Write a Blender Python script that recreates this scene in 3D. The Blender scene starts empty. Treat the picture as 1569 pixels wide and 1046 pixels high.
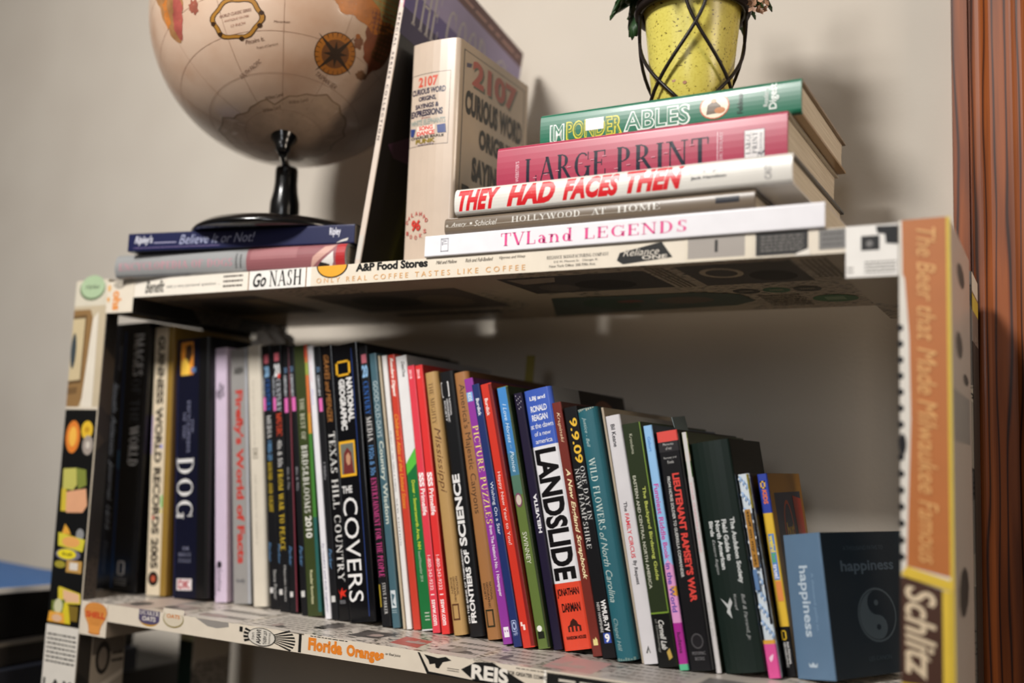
import bpy, bmesh, math, random
from mathutils import Vector, Matrix, Euler
from math import sin, cos, pi, radians as R

random.seed(7)
SC = bpy.context.scene
COL = SC.collection

# ---------------------------------------------------------------- camera
cd = bpy.data.cameras.new('camera'); cam = bpy.data.objects.new('camera', cd); COL.objects.link(cam)
cd.sensor_width = 36.0
cd.lens = 1540.4 / 1569 * 36.0
cd.clip_start = .02
YAW, PITCH, ROLL = -.5048, .1134, .0366
fw = Vector((sin(YAW) * cos(PITCH), cos(YAW) * cos(PITCH), sin(PITCH)))
r0 = Vector((cos(YAW), -sin(YAW), 0)); u0 = r0.cross(fw)
rt = r0 * cos(ROLL) + u0 * sin(ROLL); up = -r0 * sin(ROLL) + u0 * cos(ROLL)
m = Matrix((rt, up, -fw)).transposed().to_4x4(); m.translation = Vector((0, -.77, .175))
cam.matrix_world = m
cd.dof.use_dof = True; cd.dof.focus_distance = .93; cd.dof.aperture_fstop = 1.9
SC.camera = cam

# ---------------------------------------------------------------- light and exposure
SC.view_settings.view_transform = 'Standard'; SC.view_settings.look = 'None'
SC.view_settings.gamma = 1; SC.view_settings.use_curve_mapping = False
SC.view_settings.exposure = 0.0
w = bpy.data.worlds.new('room_air'); SC.world = w; w.use_nodes = True
w.node_tree.nodes['Background'].inputs[0].default_value = (1.0, .78, .58, 1)
w.node_tree.nodes['Background'].inputs[1].default_value = .06

def area(name, loc, target, size, energy, color, sy=None):
    l = bpy.data.lights.new(name, 'AREA'); l.energy = energy; l.color = color; l.size = size
    if sy: l.shape = 'RECTANGLE'; l.size_y = sy
    o = bpy.data.objects.new(name, l); COL.objects.link(o); o.location = loc
    o.rotation_euler = (Vector(target) - Vector(loc)).to_track_quat('-Z', 'Y').to_euler()
    return o
key = area('ceiling_lamp_light', (-1.0, -1.85, 1.80), (-.62, .1, .38), .42, 18, (1.0, .97, .93))
key.data.spread = R(84)                       # narrowed beam, added so its falloff stands in for lens vignetting
area('right_lamp_light', (2.0, -.45, .95), (-.4, .1, .45), .5, 22, (1.0, .84, .68), 1.0)
area('far_window_light', (.1, -2.6, .85), (-.5, .1, .25), .45, 8, (.93, .96, 1.0), .8)

# ---------------------------------------------------------------- materials
def lin(h):
    h = h.lstrip('#'); o = []
    for i in (0, 2, 4):
        c = int(h[i:i + 2], 16) / 255
        o.append(c / 12.92 if c <= .04045 else ((c + .055) / 1.055) ** 2.4)
    return (*o, 1)
_M = {}
def M(h, rough=.42, vary=.06, coat=0.0, metal=0.0):
    """a printed or painted surface: colour broken up a little by noise"""
    k = (h, rough, vary, coat, metal)
    if k in _M: return _M[k]
    mt = bpy.data.materials.new('surface_' + h.lstrip('#')); mt.use_nodes = True
    n = mt.node_tree.nodes; L = mt.node_tree.links; b = n['Principled BSDF']
    c = lin(h)
    tx = n.new('ShaderNodeTexCoord'); nz = n.new('ShaderNodeTexNoise'); nz.inputs['Scale'].default_value = 55; nz.inputs['Detail'].default_value = 4
    L.new(tx.outputs['Object'], nz.inputs['Vector'])
    mx = n.new('ShaderNodeMix'); mx.data_type = 'RGBA'
    mx.inputs[6].default_value = (*[max(0, v * (1 - vary * 1.5)) for v in c[:3]], 1)
    mx.inputs[7].default_value = (*[min(1, v * (1 + vary)) for v in c[:3]], 1)
    L.new(nz.outputs['Fac'], mx.inputs[0]); L.new(mx.outputs[2], b.inputs['Base Color'])
    b.inputs['Roughness'].default_value = rough; b.inputs['Coat Weight'].default_value = coat
    if max(c[:3]) < .03: b.inputs['Specular IOR Level'].default_value = .28
    b.inputs['Coat Roughness'].default_value = .12; b.inputs['Metallic'].default_value = metal
    _M[k] = mt; return mt
def ramp(n, stops, interp='LINEAR'):
    r = n.new('ShaderNodeValToRGB'); r.color_ramp.interpolation = interp
    e = r.color_ramp.elements
    while len(e) < len(stops): e.new(.5)
    for i, (p, c) in enumerate(stops): e[i].position = p; e[i].color = lin(c)
    return r
def newsprint(name, cols, scale=13.0, seed=0.0, rough=.35):
    """pasted clippings: square voronoi scraps, each with its own tone, over-printed with lines of small type"""
    mt = bpy.data.materials.new(name); mt.use_nodes = True
    n = mt.node_tree.nodes; L = mt.node_tree.links; b = n['Principled BSDF']
    tx = n.new('ShaderNodeTexCoord'); mp = n.new('ShaderNodeMapping'); mp.inputs['Location'].default_value = (seed, seed * .7, seed * 1.3)
    mp.inputs['Rotation'].default_value = (0, 0, .12)
    L.new(tx.outputs['Object'], mp.inputs['Vector'])
    v = n.new('ShaderNodeTexVoronoi'); v.distance = 'CHEBYCHEV'; v.inputs['Scale'].default_value = scale; v.inputs['Randomness'].default_value = .85
    L.new(mp.outputs[0], v.inputs['Vector'])
    sp = n.new('ShaderNodeSeparateColor'); L.new(v.outputs['Color'], sp.inputs[0])
    rp = ramp(n, [(i / len(cols), c) for i, c in enumerate(cols)], 'CONSTANT'); L.new(sp.outputs[0], rp.inputs[0])
    m2 = n.new('ShaderNodeMapping'); m2.inputs['Scale'].default_value = (120, 420, 420); L.new(mp.outputs[0], m2.inputs[0])
    nz = n.new('ShaderNodeTexNoise'); nz.inputs['Scale'].default_value = 1; nz.inputs['Detail'].default_value = 1; L.new(m2.outputs[0], nz.inputs['Vector'])
    tr = ramp(n, [(.56, '#ffffff'), (.6, '#3a3632')]); L.new(nz.outputs['Fac'], tr.inputs[0])
    gt = n.new('ShaderNodeMath'); gt.operation = 'GREATER_THAN'; gt.inputs[1].default_value = .45; L.new(sp.outputs[1], gt.inputs[0])
    mx = n.new('ShaderNodeMix'); mx.data_type = 'RGBA'; mx.blend_type = 'MULTIPLY'
    L.new(gt.outputs[0], mx.inputs[0]); L.new(rp.outputs[0], mx.inputs[6]); L.new(tr.outputs[0], mx.inputs[7])
    L.new(mx.outputs[2], b.inputs['Base Color']); b.inputs['Roughness'].default_value = rough
    b.inputs['Coat Weight'].default_value = .3; b.inputs['Coat Roughness'].default_value = .2
    return mt
def page_mat():
    mt = bpy.data.materials.new('page_edges'); mt.use_nodes = True
    n = mt.node_tree.nodes; L = mt.node_tree.links; b = n['Principled BSDF']
    tx = n.new('ShaderNodeTexCoord'); mp = n.new('ShaderNodeMapping'); mp.inputs['Scale'].default_value = (1500, 12, 12)
    L.new(tx.outputs['Object'], mp.inputs[0]); nz = n.new('ShaderNodeTexNoise'); nz.inputs['Scale'].default_value = 1; L.new(mp.outputs[0], nz.inputs['Vector'])
    rp = ramp(n, [(.3, '#b3a68f'), (.7, '#d9cfbd')]); L.new(nz.outputs['Fac'], rp.inputs[0]); L.new(rp.outputs[0], b.inputs['Base Color'])
    b.inputs['Roughness'].default_value = .8
    return mt
PAGES = page_mat()

# ---------------------------------------------------------------- letter shapes
_TC = {}
def glyphs(s, st):
    """flat letter mesh, normalised to its own box: (points 0..1, faces)"""
    k = (s, st)
    if k in _TC: return _TC[k]
    if 's' in st and all(c in SERIF or c == ' ' for c in s): pts, fs = serif_mesh(s)
    else:
        c = bpy.data.curves.new('lettering', 'FONT'); c.body = s; c.resolution_u = 3
        if 'b' in st: c.offset = .022
        if 'h' in st: c.offset = .04
        if 'i' in st: c.shear = .32
        if 'x' in st: c.offset = .06; c.space_character = 1.08
        if 'n' in st: c.space_character = .9
        if 'w' in st: c.space_character = 1.6
        o = bpy.data.objects.new('lettering', c)
        me = o.to_mesh()
        pts = [(v.co.x, v.co.y) for v in me.vertices]; fs = [tuple(p.vertices) for p in me.polygons]
        o.to_mesh_clear(); bpy.data.objects.remove(o); bpy.data.curves.remove(c)
    x0 = min(p[0] for p in pts); x1 = max(p[0] for p in pts); y0 = min(p[1] for p in pts); y1 = max(p[1] for p in pts)
    pts = [((x - x0) / max(x1 - x0, 1e-6), (y - y0) / max(y1 - y0, 1e-6)) for x, y in pts]
    _TC[k] = (pts, fs); return _TC[k]
TK, TN = .15, .055
def _st(x, y0=0, y1=1, w=TK): return ('l', x, y0, x, y1, w)
SERIF = {
 'A': (.8, [('l', .1, 0, .4, 1, TN), ('l', .4, 1, .7, 0, TK), ('l', .2, .34, .6, .34, .05), ('f', .1, 0), ('f', .7, 0)]),
 'B': (.68, [_st(.17), ('a', .32, .75, .22, .25, -90, 90), ('a', .32, .26, .26, .26, -90, 90), ('l', .06, 1, .32, 1, .05), ('l', .17, .51, .32, .51, .05), ('l', .06, 0, .32, 0, .05)]),
 'C': (.76, [('a', .42, .5, .36, .5, 48, 312), ('l', .69, .68, .69, 1, .04), ('l', .69, .05, .69, .25, .03)]),
 'D': (.8, [_st(.17), ('a', .34, .5, .36, .5, -90, 90), ('l', .06, 1, .34, 1, .05), ('l', .06, 0, .34, 0, .05)]),
 'E': (.68, [_st(.17), ('l', .06, .975, .58, .975, .05), ('l', .17, .52, .44, .52, .05), ('l', .06, .025, .6, .025, .05), ('l', .58, .76, .58, 1, .05), ('l', .6, 0, .6, .26, .05), ('l', .44, .4, .44, .64, .04)]),
 'F': (.64, [_st(.17), ('l', .06, .975, .58, .975, .05), ('l', .17, .52, .44, .52, .05), ('l', .58, .74, .58, 1, .05), ('l', .44, .4, .44, .64, .04), ('f', .17, 0)]),
 'G': (.82, [('a', .42, .5, .36, .5, 48, 330), ('l', .69, .68, .69, 1, .04), ('l', .69, 0, .69, .42, .13), ('l', .54, .42, .8, .42, .05)]),
 'H': (.84, [_st(.17), _st(.67), ('l', .17, .5, .67, .5, .05), ('f', .17, 0), ('f', .17, 1), ('f', .67, 0), ('f', .67, 1)]),
 'I': (.36, [_st(.18), ('f', .18, 0), ('f', .18, 1)]),
 'J': (.5, [('l', .32, .2, .32, 1, TK), ('a', .18, .2, .14, .2, 180, 360), ('f', .32, 1)]),
 'K': (.8, [_st(.17), ('l', .22, .42, .64, 1, TN), ('l', .32, .55, .68, 0, TK), ('f', .17, 0), ('f', .17, 1), ('f', .64, 1), ('f', .68, 0)]),
 'L': (.64, [_st(.17), ('f', .17, 1), ('l', .06, .025, .58, .025, .05), ('l', .58, 0, .58, .3, .05)]),
 'M': (1.0, [('l', .14, 0, .14, 1, TN), ('l', .14, 1, .48, .05, TK), ('l', .48, .05, .82, 1, TN), _st(.82), ('f', .14, 0), ('f', .82, 0), ('f', .82, 1), ('f', .14, 1)]),
 'N': (.84, [('l', .15, 0, .15, 1, TN), ('l', .15, 1, .68, 0, TK), ('l', .68, 0, .68, 1, TN), ('f', .15, 0), ('f', .68, 1), ('f', .12, 1)]),
 'O': (.84, [('a', .42, .5, .36, .5, 0, 360)]),
 'P': (.66, [_st(.17), ('a', .32, .73, .25, .27, -90, 90), ('l', .06, 1, .32, 1, .05), ('l', .17, .46, .32, .46, .05), ('f', .17, 0)]),
 'Q': (.84, [('a', .42, .5, .36, .5, 0, 360), ('l', .42, .2, .74, -.12, .1)]),
 'R': (.76, [_st(.17), ('a', .32, .75, .24, .25, -90, 90), ('l', .06, 1, .32, 1, .05), ('l', .17, .5, .32, .5, .05), ('l', .34, .5, .66, 0, TK), ('f', .17, 0), ('f', .66, 0)]),
 'S': (.6, [('a', .3, .745, .2, .255, 35, 270), ('a', .3, .245, .23, .245, -145, 90), ('l', .49, .72, .49, 1, .04), ('l', .09, 0, .09, .28, .04)]),
 'T': (.7, [_st(.35), ('l', .06, .975, .64, .975, .05), ('l', .06, .74, .06, 1, .05), ('l', .64, .74, .64, 1, .05), ('f', .35, 0)]),
 'U': (.8, [('l', .17, .3, .17, 1, TK), ('a', .4, .3, .23, .3, 180, 360), ('l', .63, .3, .63, 1, TN), ('f', .17, 1), ('f', .63, 1)]),
 'V': (.78, [('l', .1, 1, .4, 0, TK), ('l', .4, 0, .68, 1, TN), ('f', .1, 1), ('f', .68, 1)]),
 'W': (1.1, [('l', .1, 1, .36, 0, TK), ('l', .36, 0, .56, 1, TN), ('l', .56, 1, .8, 0, TK), ('l', .8, 0, 1.0, 1, TN), ('f', .1, 1), ('f', .56, 1), ('f', 1.0, 1)]),
 'X': (.76, [('l', .12, 1, .64, 0, TK), ('l', .14, 0, .62, 1, TN), ('f', .12, 1), ('f', .64, 0), ('f', .14, 0), ('f', .62, 1)]),
 'Y': (.74, [('l', .1, 1, .37, .45, TK), ('l', .37, .45, .66, 1, TN), _st(.37, 0, .48), ('f', .37, 0), ('f', .1, 1), ('f', .66, 1)]),
 'Z': (.66, [('l', .08, .975, .58, .975, .05), ('l', .56, 1, .1, 0, TK), ('l', .08, .025, .6, .025, .05), ('l', .08, .76, .08, 1, .05), ('l', .6, 0, .6, .26, .05)]),
 'a': (.66, [('a', .28, .2, .2, .2, 0, 360), ('a', .28, .42, .2, .22, 0, 150), ('l', .46, 0, .46, .44, .13), ('f', .5, 0)]),
 'n': (.72, [('l', .16, 0, .16, .64, .13), ('a', .35, .42, .22, .22, 0, 180), ('l', .53, 0, .53, .42, .13), ('f', .16, 0), ('f', .53, 0), ('f', .12, .64)]),
 'd': (.7, [('a', .29, .31, .23, .31, 0, 360), ('l', .5, 0, .5, 1, .13), ('f', .55, 0), ('f', .45, 1)]),
 '&': (.8, [('a', .36, .76, .17, .24, 0, 360), ('a', .34, .26, .27, .26, 60, 330), ('l', .25, .6, .7, 0, .12)]),
}
def serif_mesh(s):
    pts, fs, ox = [], [], 0
    def quad(a, b, c, d):
        i = len(pts); pts.extend([(p[0] + ox, p[1]) for p in (a, b, c, d)]); fs.append((i, i + 1, i + 2, i + 3))
    for ch in s:
        if ch == ' ': ox += .42; continue
        wd, stks = SERIF[ch]
        for q in stks:
            if q[0] == 'l':
                _, x0, y0, x1, y1, w = q
                if abs(y1 - y0) > .02: quad((x0 - w / 2, y0), (x0 + w / 2, y0), (x1 + w / 2, y1), (x1 - w / 2, y1))
                else: quad((x0, y0 - w / 2), (x1, y0 - w / 2), (x1, y0 + w / 2), (x0, y0 + w / 2))
            elif q[0] == 'f':
                _, x, y = q; y = y + .02 if y < .2 else y - .02
                quad((x - .13, y - .022), (x + .13, y - .022), (x + .13, y + .022), (x - .13, y + .022))
            else:
                _, cx, cy, rx, ry, a0, a1 = q; N = 12
                for i in range(N):
                    t0 = R(a0 + (a1 - a0) * i / N); t1 = R(a0 + (a1 - a0) * (i + 1) / N); P = []
                    for t in (t0, t1):
                        w = TN + (TK - TN) * abs(cos(t))
                        P.append(((cx + rx * cos(t), cy + ry * sin(t)), (cx + (rx - w) * cos(t), cy + (ry - min(w, TN)) * sin(t))))
                    quad(P[0][1], P[0][0], P[1][0], P[1][1])
        ox += wd + .06
    return pts, fs

# ---------------------------------------------------------------- mesh builder
class MB:
    def __init__(s): s.bm = bmesh.new(); s.mats = []
    def mi(s, mt):
        if mt not in s.mats: s.mats.append(mt)
        return s.mats.index(mt)
    def face(s, pts, mt, smooth=False):
        vs = [s.bm.verts.new(p) for p in pts]
        f = s.bm.faces.new(vs); f.material_index = s.mi(mt); f.smooth = smooth; return f
    def mesh(s, pts, fs, mt, smooth=False):
        vs = [s.bm.verts.new(p) for p in pts]; k = s.mi(mt)
        for f in fs:
            try: g = s.bm.faces.new([vs[i] for i in f]); g.material_index = k; g.smooth = smooth
            except ValueError: pass
    def box(s, a, b, mt, bev=0.0, mats=None):
        """mats: optional dict face -> material for faces '-x +x -y +y -z +z'"""
        (x0, y0, z0), (x1, y1, z1) = a, b
        if bev:
            t = bmesh.new(); bmesh.ops.create_cube(t, size=1)
            for v in t.verts: v.co = Vector(((x0 + x1) / 2 + v.co.x * (x1 - x0), (y0 + y1) / 2 + v.co.y * (y1 - y0), (z0 + z1) / 2 + v.co.z * (z1 - z0)))
            bmesh.ops.bevel(t, geom=t.edges[:], offset=bev, segments=2, affect='EDGES', profile=.5)
            t.normal_update(); t.verts.index_update(); vs = [s.bm.verts.new(v.co) for v in t.verts]
            for f in t.faces:
                n = f.normal; ax = max(range(3), key=lambda i: abs(n[i])); key = ('-' if n[ax] < 0 else '+') + 'xyz'[ax]
                g = s.bm.faces.new([vs[v.index] for v in f.verts]); g.material_index = s.mi((mats or {}).get(key, mt))
            t.free(); return
        V = [(x, y, z) for x in (x0, x1) for y in (y0, y1) for z in (z0, z1)]
        for key, q in (('-x', (0, 1, 3, 2)), ('+x', (4, 6, 7, 5)), ('-y', (0, 4, 5, 1)), ('+y', (2, 3, 7, 6)), ('-z', (0, 2, 6, 4)), ('+z', (1, 5, 7, 3))):
            s.face([V[i] for i in q], (mats or {}).get(key, mt))
    def tube(s, path, rad, mt, n=10, closed=False, caps=True):
        path = [Vector(p) for p in path]; N = len(path); rad = rad if isinstance(rad, (list, tuple)) else [rad] * N
        rings = []; prev = None
        for i, p in enumerate(path):
            a = path[(i - 1) % N] if closed or i > 0 else p; b = path[(i + 1) % N] if closed or i < N - 1 else p
            t = (b - a).normalized()
            if prev is None: prev = t.orthogonal().normalized()
            prev = (prev - t * prev.dot(t)).normalized(); q = t.cross(prev)
            rings.append([s.bm.verts.new(p + (prev * cos(2 * pi * k / n) + q * sin(2 * pi * k / n)) * rad[i]) for k in range(n)])
        mi = s.mi(mt)
        for i in range(N if closed else N - 1):
            A, B = rings[i], rings[(i + 1) % N]
            for k in range(n):
                f = s.bm.faces.new((A[k], A[(k + 1) % n], B[(k + 1) % n], B[k])); f.material_index = mi; f.smooth = True
        if caps and not closed:
            for r_ in (rings[0], rings[-1]): f = s.bm.faces.new(r_); f.material_index = mi
    def lathe(s, prof, mt, n=48, c=(0, 0, 0)):
        rings = []
        for r_, z in prof:
            rings.append([s.bm.verts.new((c[0] + r_ * cos(2 * pi * k / n), c[1] + r_ * sin(2 * pi * k / n), c[2] + z)) for k in range(n)] if r_ > 1e-6 else [s.bm.verts.new((c[0], c[1], c[2] + z))])
        mi = s.mi(mt)
        for A, B in zip(rings, rings[1:]):
            for k in range(n):
                q = [A[k % len(A)], A[(k + 1) % len(A)], B[(k + 1) % len(B)], B[k % len(B)]]
                q2 = []; [q2.append(v) for v in q if v not in q2]
                if len(q2) > 2: f = s.bm.faces.new(q2); f.material_index = mi; f.smooth = True
    def build(s, name, parent=None, loc=None):
        me = bpy.data.meshes.new(name); s.bm.normal_update(); s.bm.to_mesh(me); s.bm.free()
        for mt in s.mats: me.materials.append(mt)
        o = bpy.data.objects.new(name, me); COL.objects.link(o)
        if parent: o.parent = parent
        if loc: o.location = loc
        return o

LAY = .00003
class Print:
    """printing on a surface. f(u, v, k) -> point on the surface, k layers above it"""
    cutsv = ()
    cuts = ()          # u lines at which shapes are cut so that they follow a rounded spine
    def __init__(s, mb, f, yt=0.0, yb=1.0, rough=.45): s.mb, s.f, s.yt, s.yb, s.k, s.rough = mb, f, yt, yb, 1, rough
    def put(s, uv, fs, c):
        if s.cuts:
            t = bmesh.new(); vs = [t.verts.new((u, v, 0)) for u, v in uv]
            for f in fs:
                try: t.faces.new([vs[i] for i in f])
                except ValueError: pass
            lo, hi = min(u for u, v in uv), max(u for u, v in uv)
            for q in s.cuts:
                if lo < q < hi: bmesh.ops.bisect_plane(t, geom=t.verts[:] + t.edges[:] + t.faces[:], plane_co=(q, 0, 0), plane_no=(1, 0, 0), dist=1e-6)
            lo, hi = min(v.co.y for v in t.verts), max(v.co.y for v in t.verts)
            for q in s.cutsv:
                if lo < q < hi: bmesh.ops.bisect_plane(t, geom=t.verts[:] + t.edges[:] + t.faces[:], plane_co=(0, q, 0), plane_no=(0, 1, 0), dist=1e-6)
            t.verts.index_update(); uv = [(v.co.x, v.co.y) for v in t.verts]; fs = [[v.index for v in f.verts] for f in t.faces]; t.free()
        s.mb.mesh([s.f(u, v, s.k) for u, v in uv], fs, s.ink(c)); s.k += 1; return s
    def v(s, a): return (s.yb - a) / (s.yb - s.yt)
    def ink(s, c): return c if not isinstance(c, str) else M(c, s.rough)
    def r(s, u0_, u1_, a, b, c, n=4):
        va, vb = s.v(a), s.v(b); us = sorted([u0_, u1_] + [q for q in s.cuts if min(u0_, u1_) < q < max(u0_, u1_)]) if s.cuts else [u0_ + (u1_ - u0_) * i / n for i in range(n + 1)]
        for x, y in zip(us, us[1:]): s.mb.face([s.f(x, vb, s.k), s.f(y, vb, s.k), s.f(y, va, s.k), s.f(x, va, s.k)], s.ink(c))
        s.k += 1; return s
    def t(s, txt, u0_, u1_, a, b, c, ori='D', st=''):
        pts, fs = glyphs(txt, st); va, vb = s.v(a), s.v(b); out = []
        for gx, gy in pts:
            if ori == 'D': u, v = u0_ + gy * (u1_ - u0_), va + gx * (vb - va)
            elif ori == 'U': u, v = u1_ - gy * (u1_ - u0_), vb + gx * (va - vb)
            else: u, v = u0_ + gx * (u1_ - u0_), vb + gy * (va - vb)
            out.append((u, v))
        return s.put(out, fs, c)
    def p(s, pts, c): return s.put([(u, s.v(a)) for u, a in pts], [list(range(len(pts)))], c)
    def e(s, u0_, u1_, a, b, c, n=20, t0=0, t1=360):
        uc, ur, ac, ar = (u0_ + u1_) / 2, (u1_ - u0_) / 2, (a + b) / 2, (b - a) / 2
        N = n if t1 - t0 >= 360 else n + 1
        return s.p([(uc + ur * cos(R(t0 + (t1 - t0) * i / n)), ac - ar * sin(R(t0 + (t1 - t0) * i / n))) for i in range(N)], c)
    def fr(s, u0_, u1_, a, b, c, w, h):
        s.r(u0_, u1_, a, a + h, c, 1); s.k -= 1; s.r(u0_, u1_, b - h, b, c, 1); s.k -= 1
        s.r(u0_, u0_ + w, a, b, c, 1); s.k -= 1; s.r(u1_ - w, u1_, a, b, c, 1); return s
    def lines(s, u0_, u1_, a, b, c, n=4, seed=1):
        rg = random.Random(seed)
        for i in range(n):
            y = a + (b - a) * (i + .25) / n; hgt = (b - a) / n * .4; x = u0_
            while x < u1_ - .01 * abs(u1_ - u0_):
                wd = (u1_ - u0_) * rg.uniform(.05, .16); x2 = min(x + wd, u1_)
                s.r(x, x2, y, y + hgt, c, 1); s.k -= 1; x = x2 + (u1_ - u0_) * .025
        s.k += 1; return s

def tag(o, label, cat, group=None, kind=None):
    o['label'] = label; o['category'] = cat
    if group: o['group'] = group
    if kind: o['kind'] = kind
    return o
def empty(name, mw):
    o = bpy.data.objects.new(name, None); COL.objects.link(o); o.empty_display_size = .02; o.matrix_world = mw; return o
def structure(o): o['kind'] = 'structure'; return o

# ---------------------------------------------------------------- room shell
mb = MB()
wm = bpy.data.materials.new('painted_wall'); wm.use_nodes = True
n_ = wm.node_tree.nodes; L_ = wm.node_tree.links; b_ = n_['Principled BSDF']
b_.inputs['Roughness'].default_value = .85
tx = n_.new('ShaderNodeTexCoord'); nz = n_.new('ShaderNodeTexNoise'); nz.inputs['Scale'].default_value = 6; L_.new(tx.outputs['Object'], nz.inputs['Vector'])
rp = ramp(n_, [(.3, '#beb5a9'), (.7, '#c5bdb1')]); L_.new(nz.outputs['Fac'], rp.inputs[0]); L_.new(rp.outputs[0], b_.inputs['Base Color'])
n2 = n_.new('ShaderNodeTexNoise'); n2.inputs['Scale'].default_value = 260; L_.new(tx.outputs['Object'], n2.inputs['Vector'])
bp = n_.new('ShaderNodeBump'); bp.inputs['Strength'].default_value = .08; bp.inputs['Distance'].default_value = .002
L_.new(n2.outputs['Fac'], bp.inputs['Height']); L_.new(bp.outputs[0], b_.inputs['Normal'])
mb.box((-3.2, .31, -.8), (1.4, .41, 1.8), wm); structure(mb.build('wall_back'))
mb = MB(); 
mb.box((-3.2, -3.0, -.82), (1.4, .31, -.8), M('#6e6255', .8)); structure(mb.build('floor'))

def wood(name, a, b, c, scale=1.0):
    mt = bpy.data.materials.new(name); mt.use_nodes = True
    n = mt.node_tree.nodes; L = mt.node_tree.links; bs = n['Principled BSDF']
    tx = n.new('ShaderNodeTexCoord'); mp = n.new('ShaderNodeMapping'); mp.inputs['Scale'].default_value = (60 * scale, 60 * scale, 3.2 * scale)
    L.new(tx.outputs['Object'], mp.inputs[0])
    nz = n.new('ShaderNodeTexNoise'); nz.inputs['Scale'].default_value = 1.6; nz.inputs['Detail'].default_value = 2; L.new(mp.outputs[0], nz.inputs['Vector'])
    wv = n.new('ShaderNodeTexWave'); wv.wave_type = 'BANDS'; wv.bands_direction = 'X'; wv.inputs['Scale'].default_value = 2.6 ; wv.inputs['Distortion'].default_value = 7.5
    wv.inputs['Detail'].default_value = 2; wv.inputs['Detail Scale'].default_value = 1.2
    m3 = n.new('ShaderNodeMapping'); m3.inputs['Scale'].default_value = (11 * scale, 11 * scale, .9 * scale); L.new(tx.outputs['Object'], m3.inputs[0]); L.new(m3.outputs[0], wv.inputs['Vector'])
    rp = ramp(n, [(0, c), (.10, b), (.3, a), (1, a)]); L.new(wv.outputs['Fac'], rp.inputs[0])
    r2 = ramp(n, [(.3, '#9a8f88'), (.62, '#ffffff')]); L.new(nz.outputs['Fac'], r2.inputs[0])
    mx = n.new('ShaderNodeMix'); mx.data_type = 'RGBA'; mx.blend_type = 'MULTIPLY'; mx.inputs[0].default_value = .8
    L.new(rp.outputs[0], mx.inputs[6]); L.new(r2.outputs[0], mx.inputs[7]); L.new(mx.outputs[2], bs.inputs['Base Color'])
    bs.inputs['Roughness'].default_value = .45; bs.inputs['Specular IOR Level'].default_value = .3; bs.inputs['Coat Weight'].default_value = .12; bs.inputs['Coat Roughness'].default_value = .12
    return mt
# door casing: moulded profile run up the wall
mb = MB(); wd = wood('varnished_oak', '#8e4a1c', '#783a12', '#35190a')
prof = [(-.0942, .312), (-.0925, .293), (-.0915, .2905), (-.0775, .2900), (-.0768, .2935), (-.0752, .2935), (-.0745, .2895)]
for i in range(9): prof.append((-.0740 + .0018 * i, .2890 - .0022 * sin(pi * i / 8)))
prof += [(-.058, .2893), (-.046, .2885), (-.040, .2882)]
for i in range(9): prof.append((-.038 + .0022 * i, .2880 - .003 * sin(pi * i / 8)))
prof += [(-.018, .289), (-.004, .2895), (-.003, .291), (-.002, .312)]
for (x0, y0), (x1, y1) in zip(prof, prof[1:]): mb.face([(x0, y0, -.8), (x1, y1, -.8), (x1, y1, 1.8), (x0, y0, 1.8)], wd)
mb.face([(x, y, 1.8) for x, y in prof], wd)
structure(mb.build('trim_1'))

# ---------------------------------------------------------------- bookcase covered with pasted clippings
HB, HT, TL_ = .336, .3556, -.0183
XR = -.1045; XL = -1.009
DP = .263
cream, white, ink = '#ddd2c0', '#e6e2dc', '#191817'
news_top = newsprint('clippings_light', ['#cfc7bc', '#c3b9ac', '#b5aca2', '#d6cdc2', '#8f8983', '#c9bfb2', '#d2cabf', '#a79d95'], 9, 2.1)
news_under = newsprint('clippings_mixed', ['#b9a68a', '#b4a288', '#baa98e', '#ae9c83'], 8, 5.3)
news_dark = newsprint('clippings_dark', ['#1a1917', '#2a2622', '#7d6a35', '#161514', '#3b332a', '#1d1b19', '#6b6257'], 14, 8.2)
news_post = newsprint('clippings_post', ['#b0a696', '#8d857b', '#c5bba9', '#4a4541', '#a59b8d', '#6d6761'], 16, 3.4)
case = empty('bookcase', Matrix.Translation((XL, 0, -.8)))
tag(case, 'open bookcase pasted all over with old magazine advertisement clippings', 'bookcase')
case_inv = case.matrix_world.inverted()
def part(mb, name):
    o = mb.build(name, case); o.matrix_parent_inverse = case_inv; return o
def front(y): return lambda u, v, k: (u, y - LAY * k, v)
class FP(Print):     # printing laid straight in x (metres) and z (metres)
    def v(s, a): return a

# upper board
mb = MB(); mb.box((XL + .0, .0, HB), (XR, DP, HT), M(cream, .4), 0, {'-z': news_under, '+z': news_top})
P = FP(mb, front(0))
P.r(-.7405, -.6575, HT, HB, white, 1).r(-.911, -.7405, HT, HB, '#e4dccf', 1)
P.t('Benefit', -.8933, -.8637, .3535, .3395, ink, 'H', 'ib').t('asks a very personal question ...', -.8606, -.781, .3475, .343, ink, 'H')
P.lines(-.7763, -.7487, .3545, .339, '#4a443c', 3, 3)
P.r(-.7411, -.7399, HT, HB, '#8a5a24', 1).r(-.6644, -.6632, HT, HB, '#8a5a24', 1)
P.t('Go', -.7342, -.7164, .353, .3385, ink, 'H', 'ib').t('NASH', -.7125, -.6700, .3545, .3385, ink, 'H', 's')
P.k = 8; P.p([(-.6313 + .0195 * cos(R(180 + 180 * i / 16)), .3555 + .0125 * sin(R(180 + 180 * i / 16))) for i in range(17)], ink)
P.p([(-.6313 + .018 * cos(R(180 + 180 * i / 16)), .3555 + .0113 * sin(R(180 + 180 * i / 16))) for i in range(17)], '#e0a02c')
P.t('A&P Food Stores', -.6018, -.5183, .3555, .3475, ink, 'H', 'h')
P.t('ONLY REAL COFFEE TASTES LIKE COFFEE', -.650, -.4149, .3435, .3385, '#d9a468', 'H', 'w')
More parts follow.
